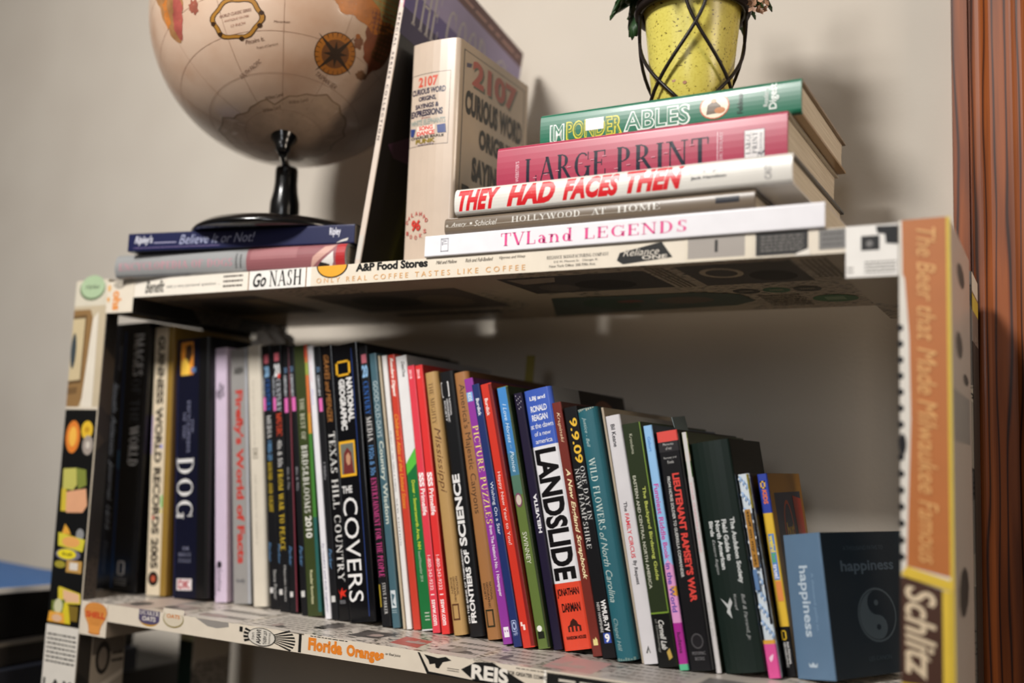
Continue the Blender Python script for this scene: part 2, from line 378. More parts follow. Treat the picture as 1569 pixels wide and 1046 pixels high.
P.t('Mild and Mellow', -.5089, -.4861, .3525, .3492, '#6a6258', 'H', 'i').t('Rich and Full-Bodied', -.477, -.4481, .3525, .3492, '#6a6258', 'H', 'i').t('Vigorous and Winey', -.4414, -.4149, .3525, .3492, '#6a6258', 'H', 'i')
P.k = 8; P.t('RELIANCE MANUFACTURING COMPANY', -.3936, -.3349, .3495, .3465, ink, 'H', 'bs')
P.t('212 W. Monroe St.   Chicago, Ill.', -.387, -.345, .3448, .3425, '#4a443c', 'H').t('New York Office: 200 Fifth Ave.', -.391, -.347, .3413, .339, '#4a443c', 'H')
P.p([(-.3275, .3415), (-.322, .338), (-.2785, .3415), (-.288, .3548), (-.325, .3478)], ink)
P.t('Reliance', -.322, -.290, .3505, .3445, '#cfc6b8', 'H', 'i').t('ONE', -.305, -.283, .3442, .3408, '#cfc6b8', 'H', 'b')
P.k = 8; P.r(-.2676, -.2115, HT, HB, '#d8cdb9', 1).r(-.2655, -.2185, HT, .3385, '#9b938b', 1).r(-.243, -.2405, .353, .343, '#2a2826', 1)
P.k = 8; P.r(-.2099, -.1696, HT, .3375, '#2a2827', 1).lines(-.206, -.173, .3535, .34, '#6d6862', 5, 5)
P.p([(-.178, .338), (-.168, .3415), (-.168, .336), (-.180, .336)], '#e2dbd0')
P.r(-.1613, -.1411, .3548, .3395, '#6f6c69', 1).lines(-.159, -.143, .353, .341, '#45423f', 3, 8)
# clippings pasted on the underside
PU = FP(mb, lambda u, v, k: (u, v, HB - LAY * k))
PU.r(-.457, -.313, .022, .106, '#3f3a36', 1).p([(-.45, .03), (-.40, .028), (-.41, .05), (-.445, .055)], '#8a7c6a').e(-.40, -.34, .05, .10, '#2a2624', 12).e(-.44, -.40, .06, .10, '#5c544c', 10)
for i in range(4): PU.r(-.309 + .0045 * i, -.3065 + .0045 * i, .014, .108, '#6d6152', 1)
PU.k = 3; PU.r(-.283, -.187, .014, .108, '#4a443e', 1).e(-.272, -.235, .03, .075, '#b3a288', 16).e(-.267, -.24, .036, .069, '#4a443e', 16).e(-.235, -.195, .05, .10, '#2c2825', 14)
for i in range(5): PU.r(-.180 + .0045 * i, -.1775 + .0045 * i, .014, .095, '#7a6e5e', 1)
PU.k = 3
for x0, c in ((-.271, '#3a3630'), (-.243, '#3f6a4a'), (-.215, '#3c3a30')): PU.e(x0, x0 + .025, .133, .162, c, 20).lines(x0 + .006, x0 + .019, .143, .152, '#b3a288', 2, 3)
PU.e(-.21, -.168, .185, .228, '#3f7a4c', 24).r(-.198, -.18, .197, .215, '#8fae86', 1)
PU.p([(-.456, .135), (-.30, .14), (-.268, .16), (-.264, .20), (-.29, .225), (-.507, .25)], '#46544a').e(-.44, -.38, .15, .22, '#2c4a36', 14).e(-.36, -.30, .16, .20, '#6b5a4c', 12).e(-.40, -.37, .165, .18, '#8a4c40', 8)
PU.lines(-.255, -.215, .172, .24, '#6d6152', 6, 8)
PU.k = 3; PU.r(-.71, -.52, .05, .17, '#5a5148', 1).e(-.68, -.60, .07, .14, '#3a342f', 14).e(-.60, -.54, .08, .15, '#7a6c5c', 12).r(-.69, -.55, .19, .205, '#2c2825', 1)
PU.r(-.905, -.76, .03, .15, '#4a4238', 1).e(-.88, -.82, .05, .12, '#2a2521', 12).r(-.80, -.77, .05, .10, '#7d6a4a', 1)
part(mb, 'shelf_board')
# lower board
mb = MB(); mb.box((XL + .0, .0, TL_), (XR, DP, 0), M('#d9cdbb', .4), 0, {'-z': news_under, '+z': news_top})
P = FP(mb, front(0))
P.e(-.8645, -.8335, .0, -.0165, '#b98a2c', 18).r(-.8645, -.8335, 0, -.010, '#4f4664', 1).e(-.8645, -.8335, -.004, -.0145, '#4f4664', 18)
P.k = 6; P.t('QUAKER', -.8635, -.8345, -.0005, -.0055, '#e4dcd0', 'H', 'bs').t('OATS', -.859, -.839, -.0065, -.0110, '#e4dcd0', 'H', 'b')
P.e(-.8285, -.7985, .004, -.0140, '#8f8050', 18).e(-.8275, -.7995, .004, -.0125, '#cfc3ad', 18).r(-.8285, -.7985, .005, 0.0, M('#d9cdbb', .4), 1)
P.t('OATS', -.823, -.804, -.0005, -.0045, '#c9742c', 'H', 'b')
P.k = 3; P.p([(-.782, -.0003), (-.765, -.0068), (-.752, -.0075), (-.7361, -.0045), (-.737, -.0003)], '#8d8781')
P.k = 3
# oval badge on a fan of dark rays
for i in range(7):
    a = R(-32 + 10.5 * i); P.p([(-.690, -.0093), (-.690 + .040 * cos(a), -.0093 + .014 * sin(a) * 1.25), (-.690 + .040 * cos(a + .1), -.0093 + .014 * sin(a + .1) * 1.25)], ink)
for i in range(4):
    a = R(155 + 13 * i); P.p([(-.690, -.0093), (-.690 + .026 * cos(a), -.0093 + .017 * sin(a)), (-.690 + .026 * cos(a + .14), -.0093 + .017 * sin(a + .14))], ink)
P.r(-.7215, -.7175, -.002, -.007, ink, 1)
P.e(-.7105, -.6745, -.0005, -.0178, ink, 22).e(-.7095, -.6755, -.0012, -.0171, '#cfc8bc', 22)
P.t('IVANA', -.699, -.693, -.016, -.0025, ink, 'U', 'h').t('FULL WEIGHT', -.690, -.6855, -.0155, -.003, ink, 'U', 'b').t('guaranteed', -.684, -.680, -.0145, -.004, '#4a4641', 'U').t('net', -.705, -.7015, -.013, -.006, '#4a4641', 'U')
P.k = 3; P.r(-.6460, -.6425, -.001, -.0178, ink, 1).lines(-.632, -.588, -.0003, -.0022, ink, 1, 4)
P.t('Florida', -.6340, -.5935, -.0025, -.0145, '#dd7f26', 'H', 'x').t('Oranges', -.5885, -.5460, -.0035, -.0170, '#dd7f26', 'H', 'x')
P.t('or Real Juice', -.5445, -.528, -.0055, -.0085, ink, 'H', 'i')
P.k = 3; P.p([(-.5099, -.001), (-.5075, -.001), (-.497, -.016), (-.438, -.0178), (-.44, -.0183), (-.499, -.0183)], ink)
P.p([(-.503, -.002), (-.488, -.0035), (-.480, -.0015), (-.474, -.004), (-.483, -.0065), (-.487, -.0125), (-.490, -.012), (-.491, -.0085), (-.4965, -.010), (-.498, -.0065)], ink)
P.lines(-.478, -.466, -.010, -.0135, '#5a544c', 2, 6)
P.k = 3; P.p([(-.4640, -.0100), (-.4500, -.0022), (-.4330, -.0005), (-.3925, -.0165), (-.395, -.0180), (-.4500, -.0183)], ink)
P.t('REIS', -.4535, -.4170, -.0040, -.0165, '#e6dfd4', 'H', 'h')
P.t('TAILORED TO', -.452, -.43, -.0000, -.0016, ink, 'H').t('FOR GREATER COMFORT', -.418, -.3755, -.0050, -.0082, ink, 'H', 'b').lines(-.410, -.370, -.001, -.003, '#6a6258', 1, 9)
P.k = 3; P.r(-.3837, -.3815, 0, TL_, '#efe9df', 1).r(-.381, -.2, -.0015, TL_, '#1c1b1a', 1).lines(-.37, -.22, -.004, -.014, '#cbc3b6', 2, 12)
# scraps on the top surface of the lower board, in front of the books
PT = FP(mb, lambda u, v, k: (u, v, LAY * k))
for (x0, x1, y0, y1, c, ln) in ((-.905, -.86, .002, .08, '#b5a397', 0), (-.858, -.82, .012, .05, '#8f8078', 0), (-.80, -.73, .002, .078, '#c8c0b6', 2), (-.72, -.64, .002, .075, '#c2bab0', 7), (-.655, -.622, .03, .07, '#a39b92', 3),
        (-.606, -.572, .02, .056, '#4d4946', 0), (-.552, -.518, .016, .046, '#a8564e', 0), (-.505, -.455, .004, .075, '#b9aea6', 3), (-.45, -.40, .004, .07, '#aba39c', 4), (-.392, -.345, .012, .06, '#b08a86', 0), (-.335, -.27, .004, .075, '#a39c96', 5), (-.262, -.19, .006, .06, '#6d6864', 0), (-.185, -.115, .01, .07, '#c5bdb3', 2)):
    q = .006 * random.uniform(-1, 1)
    PT.k = 1; PT.p([(x0, y0), (x1, y0 + q), (x1 + q, y1), (x0 + q, y1 - q)], c)
    if ln: PT.lines(x0 + .004, x1 - .004, y0 + .006, y1 - .006, '#716b64', ln, int(-x0 * 1000))
    for i in range(3): PT.e(x0 + random.random() * (x1 - x0) * .6, x0 + random.random() * (x1 - x0) * .6 + .012, y0 + .01, y0 + .01 + random.random() * .03, random.choice(['#57524e', '#8f8780', '#a08f88']), 7)
part(mb, 'shelf_board')

def pz_l(py): return .359 - (py - 430) * .000742
def pz_r(py): return .3579 - (py - 337) * .000467
# front post, left
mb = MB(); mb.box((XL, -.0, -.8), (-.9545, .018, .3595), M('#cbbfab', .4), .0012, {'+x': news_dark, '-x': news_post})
class LP(Print):
    def v(s, a): return pz_l(a)
P = LP(mb, lambda u, v, k: (XL + .0545 * u, -LAY * k, v))
P.r(.0, 1, 431, 470, '#cfc7b4', 1).e(.12, .92, 424, 462, '#5f6f52').e(.15, .9, 422, 458, '#a9bf9a').t('Hylax', .3, .75, 437, 445, ink, 'H', 'i')
P.r(0, 1, 470, 626, '#bdae93', 1).p([(0, 476), (.52, 476), (.62, 490), (.56, 600), (.36, 628), (0, 628)], '#8a6a42').p([(0, 486), (.42, 484), (.40, 590), (0, 592)], '#5e472b').p([(0, 490), (.38, 489), (.36, 585), (0, 587)], '#c3b18c')
P.e(-.0, .17, 512, 568, '#3c4448').p([(0, 598), (.3, 596), (.28, 606), (0, 608)], '#6f5434').p([(.62, 490), (.78, 480), (.8, 628), (.45, 628)], '#d9d0c0')
P.r(0, .97, 631, 955, '#0f0f0f', 1).r(.0, 1, 627, 631, '#cfc4b2', 1)
for (u0_, u1_, a, b, c, c2) in ((.08, .52, 648, 698, '#d67a2e', '#e8b04a'), (.55, .9, 648, 676, '#d8b030', '#b98a20'), (.62, .95, 670, 700, '#9a8f86', '#c9c0b4')):
    P.e(u0_, u1_, a, b, c).e(u0_ + .1, u1_ - .1, a + 9, b - 10, c2)
P.p([(.1, 722), (.5, 720), (.56, 745), (.45, 754), (.12, 752)], '#b9b45c').p([(.5, 720), (.8, 722), (.85, 745), (.6, 752)], '#7a8238').p([(.22, 757), (.85, 750), (.92, 775), (.8, 786), (.3, 788), (.2, 772)], '#d9a07a').p([(.1, 752), (.25, 752), (.28, 786), (.12, 786)], '#c9b238')
P.p([(.3, 805), (.42, 812), (.5, 820), (.22, 820)], '#dca03a').e(.66, .9, 810, 828, '#8a8a8a').p([(.12, 818), (.95, 826), (.9, 844), (.14, 838)], '#cfc23a').e(.25, .8, 823, 839, '#e0a25a').e(.08, .85, 841, 859, '#6d6a7c').e(.14, .72, 842, 857, '#e2d023').t('Kraft', .3, .6, 847, 852, '#3a2c18', 'H', 'b')
P.e(.08, .42, 860, 871, '#9a8f30').r(.45, .92, 858, 876, '#b98f4a', 1).r(.55, .8, 861, 872, '#d8cfc4', 1)
P.p([(.26, 900), (.3, 898), (.95, 905), (.98, 920), (.3, 924)], '#d8c23a').p([(.42, 902), (.9, 906), (.94, 918), (.46, 920)], '#e0b48e').p([(.1, 920), (.5, 916), (.6, 938), (.12, 944)], '#6f7a34').e(.18, .44, 916, 938, '#c9c7a4').r(.62, .92, 924, 946, '#7a6424', 1).p([(.5, 920), (.62, 924), (.72, 951), (.4, 951)], '#d6c22c').p([(.05, 936), (.5, 936), (.55, 951), (.02, 951)], '#e2a23c').e(.15, .45, 939, 950, '#d9b190')
P.r(0, 1, 955, 1060, '#d8d2c8', 1).lines(.06, .95, 966, 1012, '#35322e', 7, 2).t('L A M', .05, .9, 1033, 1046, ink, 'H', 'h').lines(.06, .95, 1052, 1200, '#4a4640', 12, 4)
part(mb, 'post')
mb = MB(); mb.box((-.9745, .0182, -.8), (-.9548, .0640, -.0358), M('#a89e90', .5), .0008)
P = FP(mb, lambda u, v, k: (-.9548 + LAY * k, u, v)); P.r(.019, .063, -.038, -.062, '#5d564e', 1).e(.024, .044, -.048, -.085, '#2b2724', 16).e(.028, .040, -.055, -.080, '#8a7f73', 14).p([(.019, -.10), (.063, -.082), (.063, -.088), (.019, -.108)], '#cfc6b8').lines(.046, .062, -.06, -.076, '#2b2825', 2, 4).lines(.02, .062, -.11, -.2, '#35312d', 8, 6)
part(mb, 'side_board')
# front post, right
mb = MB(); mb.box((XR, 0, -.8), (-.0695, .165, .3575), M('#d9d3c9', .4), .0012, {'+x': M('#b5b0aa', .35, coat=.5), '-x': news_post})
class RP(Print):
    def v(s, a): return pz_r(a)
P = RP(mb, lambda u, v, k: (XR + .035 * u, -LAY * k, v))
P.p([(.07, 338), (.93, 337), (1, 885), (.12, 872), (.14, 820), (.22, 650), (.2, 520), (.12, 430), (.08, 425)], '#b26a33')
P.r(.93, 1, 337, 1046, '#d0b43c', 1)
for i in range(15): P.e(-.03, .09, 503 + i * 25, 514 + i * 25, '#17161a', 10)
P.e(-.02, .13, 672, 705, '#17161a', 12)
for wd_, a, b in (('The', 352, 398), ('Beer', 406, 468), ('that', 476, 530), ('Made', 540, 612), ('Milwaukee', 620, 762), ('Famous', 772, 866)): P.t(wd_, .36, .72, a, b, '#dca868', 'D', 'i')
P.p([(.0, 885), (.12, 872), (1, 890), (1, 905), (.1, 888)], '#d9b83c').p([(.0, 888), (.1, 888), (.78, 903), (.78, 1060), (0, 1060)], '#43271a').p([(.78, 903), (.93, 905), (.93, 1060), (.78, 1060)], '#d9b83c')
P.t('Schlitz', .08, .66, 900, 1036, '#d6c2a4', 'D', 'ib')
P.r(0, .78, 1044, 1060, '#d9b83c', 1)
PS = RP(mb, lambda u, v, k: (-.0695 + LAY * k, .165 * u, v))
for (u0_, u1_, a, b) in ((.3, .7, 380, 420), (.2, .55, 500, 545), (.55, .85, 560, 580), (.2, .7, 880, 960)): PS.e(u0_, u1_, a, b, '#151413', 9)
PS.r(.1, .9, 600, 680, '#6f6c6a', 1)
part(mb, 'post')
# rear posts
mb = MB(); mb.box((-.980, .17, -.8), (-.9545, .235, HB), news_post, .001)
P = FP(mb, front(.17)); P.r(-.979, -.956, -.03, -.068, '#c9c9a8', 1).p([(-.978, -.03), (-.962, -.03), (-.970, -.05), (-.978, -.055)], '#4f7a52').r(-.979, -.956, -.068, -.16, '#1c2a22', 1)
part(mb, 'post')
mb = MB(); mb.box((XR, .19, -.8), (-.0695, .258, .3525), news_post, .001)
P = FP(mb, lambda u, v, k: (-.0695 + LAY * k, u, v)); P.r(.19, .258, .352, .335, '#d5cfc4', 1).r(.19, .258, .333, .318, '#bfa93c', 1).r(.19, .258, .29, -.1, '#23201d', 1)
part(mb, 'post')
# cleats under the boards, block faces showing at the front
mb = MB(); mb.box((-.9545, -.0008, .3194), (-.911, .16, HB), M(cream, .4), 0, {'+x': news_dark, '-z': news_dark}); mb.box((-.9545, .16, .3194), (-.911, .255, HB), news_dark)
mb.box((-.9545, -.0008, HB), (-.911, -.0001, HT), M(cream, .4))
P = FP(mb, front(-.0009)); P.t('ohs', -.944, -.930, .3445, .3225, '#e08a34', 'D', 'h').e(-.944, -.9247, .3555, .347, '#8d867c').lines(-.943, -.926, .3545, .348, '#d8cdb9', 3, 2).e(-.9535, -.948, .352, .344, '#e0b070', 10).e(-.9535, -.949, .338, .332, '#e0a050', 10)
part(mb, 'cleat')
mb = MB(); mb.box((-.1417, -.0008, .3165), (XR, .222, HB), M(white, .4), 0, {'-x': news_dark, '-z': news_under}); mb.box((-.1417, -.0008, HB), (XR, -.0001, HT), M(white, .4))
P = FP(mb, front(-.0009)); P.r(-.1305, -.1175, .3475, .3365, '#1f1e1e', 1).p([(-.120, .3545), (-.1045, .354), (-.1045, .340), (-.113, .341), (-.1135, .348), (-.119, .349)], '#141416').e(-.127, -.122, .344, .339, '#6d6a68').lines(-.128, -.106, .3285, .3185, '#6b6660', 4, 6).lines(-.1405, -.136, .325, .319, '#8d8882', 2, 7)
part(mb, 'cleat')
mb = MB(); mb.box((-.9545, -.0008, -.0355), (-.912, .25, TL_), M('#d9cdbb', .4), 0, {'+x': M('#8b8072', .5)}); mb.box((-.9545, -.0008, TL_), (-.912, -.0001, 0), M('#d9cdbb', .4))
P = FP(mb, front(-.0009)); cx, cz = -.9305, -.0125
sh = [(-.0185, .003), (-.0165, .008), (-.011, .0112), (-.004, .0125), (.004, .0125), (.011, .0112), (.0165, .008), (.0185, .003), (.0165, -.004), (.011, -.011), (.0088, -.0175), (.0095, -.0205), (.004, -.0215), (-.004, -.0215), (-.0095, -.0205), (-.0088, -.0175), (-.011, -.011), (-.0165, -.004)]
P.p([(cx + a, cz + b) for a, b in sh], '#b06a2c').p([(cx + a * .94, cz + b * .95) for a, b in sh], '#d68f45')
for i in range(9):
    a = -.0145 + .0029 * 1.25 * i; P.p([(cx + a - .0004, cz + .0108 - a * a * 18), (cx + a + .0004, cz + .0108 - a * a * 18), (cx + a * .45 + .0003, cz - .012), (cx + a * .45 - .0003, cz - .012)], '#b06a2c'); P.k -= 1
P.k += 1; P.t('SHELL', cx - .0155, cx + .0155, cz + .0028, cz - .0040, '#c23a22', 'H', 'h')
part(mb, 'cleat')
mb = MB(); mb.box((-.1417, -.0, -.0355), (XR, .25, TL_), news_post); part(mb, 'cleat')

# ---------------------------------------------------------------- books
def book(name, label, x, y, h, lean, t, depth, cover='#222222', spine=None, left=None, yaw=0, z=.0003, hard=False, bulge=0.0, rough=.4, coat=0.0, ruler=(0, 1), pr=None, front_pr=None, group=None, pages=True, cat='book', drop=0.0):
    mw = Matrix.Translation((x, y, z)) @ Matrix.Rotation(R(yaw), 4, 'Z') @ Matrix.Rotation(R(-lean), 4, 'Y')
    root = empty(name, mw); tag(root, label, cat, group)
    c = .0022 if hard else min(.0006, t * .12)
    if max(lin(cover)[:3]) < .03: coat = min(coat, .35)
    spine = spine or cover; left = left or cover
    mcov, msp, mlf = M(cover, rough, coat=coat), M(spine, rough, coat=coat), M(left, rough, coat=coat)
    rr = min(t * .28, .004 if hard else .0015)
    # plan outline: left board, rounded spine, right board
    def sy(u):
        e = min(u, 1 - u) * t; b = -bulge * (1 - (2 * u - 1) ** 2)
        return b + (rr - math.sqrt(max(rr * rr - (rr - e) ** 2, 0)) if e < rr else 0)
    us = [0] + [rr / t * (1 - cos(R(a))) for a in (25, 50, 75)] + [rr / t + (1 - 2 * rr / t) * i / 6 for i in range(7)] + [1 - rr / t * (1 - cos(R(a))) for a in (75, 50, 25)] + [1]
    out = [(0, depth, 'l')] + [(u * t, sy(u), 's') for u in us] + [(t, depth, 'r')]
    ins = [(c, depth, '')] + [(c + (t - 2 * c) * u, sy(u) * .7 + c + rr * .3, '') for u in us] + [(t - c, depth, '')]
    mb = MB(); N = len(out)
    top = lambda yy: h - drop * max(0, yy) / depth
    for i in range(N - 1):
        mt = mlf if i == 0 else (mcov if i == N - 2 else msp); sm = 0 < i < N - 2
        a, b = out[i], out[i + 1]; p, q = ins[i], ins[i + 1]
        mb.face([(a[0], a[1], 0), (b[0], b[1], 0), (b[0], b[1], top(b[1])), (a[0], a[1], top(a[1]))], mt, sm)
        mb.face([(p[0], p[1], 0), (p[0], p[1], top(p[1])), (q[0], q[1], top(q[1])), (q[0], q[1], 0)], mt)
        for zf in (lambda yy: 0, top): mb.face([(a[0], a[1], zf(a[1])), (b[0], b[1], zf(b[1])), (q[0], q[1], zf(q[1])), (p[0], p[1], zf(p[1]))], mt)
    for a, p in ((out[0], ins[0]), (out[-1], ins[-1])):
        mb.face([(a[0], a[1], 0), (a[0], a[1], h - drop), (p[0], p[1], h - drop), (p[0], p[1], 0)], mcov)
    if pr:
        PP = Print(mb, lambda u, v, k: (u * t, sy(min(max(u, 0), 1)) - LAY * k, v * h), ruler[0], ruler[1], rough)
        PP.cuts = [u for u in us[1:-1] if bulge or u < .2 or u > .8]
        pr(PP)
    if front_pr: front_pr(Print(mb, lambda u, v, k: (t + LAY * k, u * depth, v * (h - drop * u)), 0, 1, rough))
    mb.build('cover', root)
    if pages:
        g = .003 if hard else .0003; mb = MB()
        y0 = c + rr * .3 + .0008
        pts = [(c * 1.05, y0), (t - c * 1.05, y0), (t - c * 1.05, depth - (.004 if hard else .0006)), (t / 2, depth - (.007 if hard else .001)), (c * 1.05, depth - (.004 if hard else .0006))]
        for zz in (0, 1): mb.face([(a, b, g if zz == 0 else top(b) - g) for a, b in pts], PAGES)
        for (a, b), (d, e) in zip(pts, pts[1:] + pts[:1]): mb.face([(a, b, g), (d, e, g), (d, e, top(e) - g), (a, b, top(b) - g)], PAGES)
        mb.build('pages', root)
    return root

W_, K_ = '#e8e4e0', '#131214'
def ng(P, c, u0_, u1_, a, b, w=.12, h=3): P.fr(u0_, u1_, a, b, c, w, h)

# ---- the leaning row on the lower shelf, left to right
G = 'books leaning in a row on the lower shelf'
def row(name, label, vals, depth, cov, ruler, pr, **kw):
    x, y, h, lean, t = vals
    return book(name, label, x, y, h, lean, t, min(depth, .262 - y) if 'yaw' not in kw else depth, cov, ruler=ruler, pr=pr, group=G, **kw)

row('book', 'black plastic-covered book farthest left on the lower shelf, thin grey title', (-1.0208, .0676, .317, 1.02, .0282), .098, '#0d0d10', (490, 905), lambda P: (
    P.t('Small Anthology', .62, .82, 525, 565, '#5a5a60', 'D', 'i'), P.t('South Atlantic', .42, .72, 584, 700, '#777a80', 'D', 'i'), P.t('Journal 1895', .42, .75, 706, 815, '#8a8d92', 'D', 'i'), P.t('Plummer', .5, .7, 832, 882, '#55575c')), coat=.6, rough=.25)
row('book', 'black and dark blue book titled IMAGES OF THE WORLD in a shiny plastic jacket', (-.9889, .0636, .317, 1.59, .044), .098, '#0c0d10', (487, 910), lambda P: (
    P.r(0, .12, 500, 905, '#14315e'), P.r(0, .1, 690, 720, '#3a6a94'), P.t('IMAGES', .42, .8, 505, 572, '#d8d6d4', 'D', 'bs'), P.t('OF THE', .38, .75, 578, 648, '#4b4d52', 'D', 's'), P.t('WORLD', .42, .8, 652, 714, '#d8d6d4', 'D', 'bs'),
    P.fr(.28, .55, 862, 884, '#c9c6c2', .06, 2.2), P.lines(.2, .65, 888, 900, '#8a8886', 3, 4)), coat=.8, rough=.2)
row('book', 'cream holographic spine of a 2005 records book with gold side', (-.9357, .0708, .3119, 3.18, .0316), .185, '#8a6a2a', (502, 914), lambda P: (
    P.r(.72, 1, 502, 914, '#8f7030'), P.t('GUINNESS WORLD RECORDS 2005', .18, .56, 516, 874, '#1c1410', 'D', 'h'), P.e(.1, .62, 878, 900, '#1d1916'), P.e(.25, .48, 884, 894, '#b4543a'),
    P.r(.62, .7, 764, 782, '#58c26a'), P.r(.6, .68, 786, 790, '#d8ce4a'), P.r(.2, .3, 795, 800, '#d86a5a'), P.r(.0, .08, 640, 700, '#b9a4d0'), P.r(.5, .6, 686, 692, '#8f92e0')), spine='#d9c9ae', coat=.5, rough=.3)
row('book', 'dark navy DOG encyclopedia with an orange dog picture at its spine top', (-.8973, .0752, .297, 4.41, .0526), .185, '#0b0b0d', (522, 919), lambda P: (
    P.r(.0, .7, 522, 919, '#0c0e22'), P.r(0, .05, 522, 919, '#1e3f8e'), P.r(.14, .52, 527, 579, '#d9892c'), P.p([(.3, 533), (.46, 530), (.5, 546), (.38, 562), (.26, 552)], '#3b2416'), P.p([(.16, 556), (.3, 552), (.42, 566), (.4, 579), (.16, 579)], '#eec04a'), P.r(.46, .6, 568, 576, '#4d6a96'),
    P.t('THE', .5, .56, 648, 670, '#8a8ca8', 'D', 's'), P.t('ENCYCLOPEDIA', .36, .46, 620, 700, '#8a8ca8', 'D', 's'), P.t('OF THE', .24, .32, 638, 678, '#8a8ca8', 'D', 's'), P.t('DOG', .08, .58, 708, 800, '#dcdad8', 'D', 's'),
    P.t('DR', .3, .5, 842, 848, '#7c7e94', 'H', 's'), P.t('BRUCE', .18, .55, 851, 857, '#7c7e94', 'H', 's'), P.t('FOGLE', .18, .55, 860, 866, '#7c7e94', 'H', 's'), P.r(.14, .58, 890, 907, '#e0d6d6'), P.t('DK', .18, .54, 892, 905, '#a8434a', 'H', 'h')), hard=True, coat=.4)
row('book', 'pale lilac-pink paperback spine with a small black title block', (-.8399, .0837, .2872, 5.26, .0179), .19, '#cbb9cd', (535, 922), lambda P: (
    P.t('WHY', .1, .32, 600, 614, '#2a232c', 'D', 'h'), P.t('WORLD', .34, .56, 589, 616, '#2a232c', 'D', 'h'), P.t('FACTS', .58, .8, 594, 612, '#2a232c', 'D', 'h'), P.e(.2, .6, 861, 872, '#2a232c'), P.t('Sunshine', .25, .62, 872, 906, '#3a3240', 'D', 'i'), P.t('books for children', .1, .22, 868, 912, '#6f6474')))
row('book', 'silver-grey book with a red World of Facts title', (-.8167, .0888, .2864, 6.19, .0261), .19, '#77777b', (537, 925), lambda P: (
    P.r(.86, .97, 537, 925, '#a4a6ac'), P.t('ASH', .22, .75, 566, 577, '#26241f', 'H', 'h'), P.t("Firefly's World of Facts", .16, .72, 602, 866, '#b8372d', 'D', 'h'), P.t('firefly', .2, .7, 888, 896, '#5f5f62', 'H', 'b')), spine='#928f8c', coat=.3)
row('book', 'plain cream spine with faint tiny grey lettering', (-.7869, .0872, .2901, 6.79, .0209), .19, '#cfc6b6', (531, 930), lambda P: (
    P.t('THE YEARBOOK OF AGRICULTURE', .35, .47, 585, 690, '#a2998c', 'D', 's'), P.fr(.3, .62, 692, 708, '#9a9184', .06, 2), P.e(.38, .54, 696, 704, '#8f8678'), P.t('THE GARDENS OF AMERICA', .38, .48, 732, 838, '#a2998c', 'D', 's')), hard=True)
row('book', 'thin black 20 CENTURY MEDIA volume with blue title and yellow SOUND AND LIGHT', (-.7616, .0876, .2906, 7.51, .0134), .19, '#141417', (531, 936), lambda P: (
    P.r(.3, .78, 546, 560, '#c2606c'), P.t('20', .3, .8, 564, 582, '#8ab4d8', 'H', 'h'), P.t('CENTURY', .38, .85, 586, 636, '#2f66b4', 'D', 's'), P.t('CENTURY', .06, .24, 582, 612, '#b8bcc4', 'D', 'b'), P.r(.06, .32, 613, 634, '#d465a8'),
    P.t('MEDIA', .34, .84, 642, 678, '#d5d3d0', 'D', 's'), P.t('1900-20', .36, .8, 682, 712, '#6fa0cc', 'D'), P.t('SOUND AND LIGHT', .3, .75, 715, 791, '#d8b832', 'D', 'sb'), P.t('Parker', .05, .35, 836, 866, '#5d86b0', 'D', 'i'), P.t('Steve Parker', .5, .8, 878, 922, '#b9b7b4', 'D'), P.r(.08, .4, 904, 912, '#c9c7c4')))
row('book', 'black 20 CENTURY MUSIC volume with orange-red MUSIC and yellow FROM WAR TO PEACE', (-.7429, .0817, .29, 7.21, .0141), .19, '#141417', (530, 939), lambda P: (
    P.r(.3, .78, 543, 556, '#c2606c'), P.t('20', .25, .85, 560, 581, '#dcdcdc', 'H', 'h'), P.e(.6, .85, 576, 584, '#d23a30'), P.t('CENTURY', .4, .85, 585, 636, '#cfd2d8', 'D', 's'), P.t('CENTURY', .04, .22, 580, 612, '#b8bcc4', 'D', 'b'), P.r(.04, .34, 613, 634, '#d465a8'),
    P.t('MUSIC', .32, .86, 638, 674, '#e0502e', 'D', 'bs'), P.t('40s & 50s', .34, .8, 680, 722, '#c9c7c4', 'D'), P.t('FROM WAR TO PEACE', .3, .8, 726, 848, '#d8b832', 'D', 'sb'), P.t('Parker', .02, .3, 838, 868, '#5d86b0', 'D', 'i'), P.t('Malcolm Hayes', .5, .78, 871, 924, '#b9b7b4', 'D'), P.r(.02, .36, 906, 914, '#c9c7c4')))
row('book', 'narrow black 20 CENTURY volume with a pink tab, just left of the maroon edge line', (-.7277, .0809, .2886, 6.91, .0101), .19, '#141417', (531, 942), lambda P: (
    P.t('20', .2, .6, 566, 574, '#6f8fb4', 'H'), P.t('CENTURY', .15, .48, 578, 612, '#c3c6cc', 'D', 'b'), P.r(.15, .62, 614, 637, '#d465a8'), P.t('60s & 70s', .2, .5, 722, 756, '#8a8a8e', 'D'), P.t('Parker', .1, .5, 842, 872, '#5d86b0', 'D', 'i'), P.r(.1, .5, 910, 918, '#c9c7c4'), P.r(.88, 1, 533, 940, '#7a2f3c')))
row('book', 'narrow black 20 CENTURY volume with a pink tab, left of the olive-green 2010 spine', (-.7102, .0785, .2891, 8.26, .0082), .19, '#141417', (531, 945), lambda P: (
    P.t('20', .2, .7, 564, 572, '#6f8fb4', 'H'), P.t('CENTURY', .2, .6, 576, 612, '#c3c6cc', 'D', 'b'), P.r(.25, .85, 613, 635, '#d465a8'), P.t('80s & 90s', .3, .7, 722, 758, '#8a8a8e', 'D'), P.t('Parker', .25, .75, 842, 873, '#5d86b0', 'D', 'i'), P.r(.2, .75, 909, 918, '#c9c7c4')))
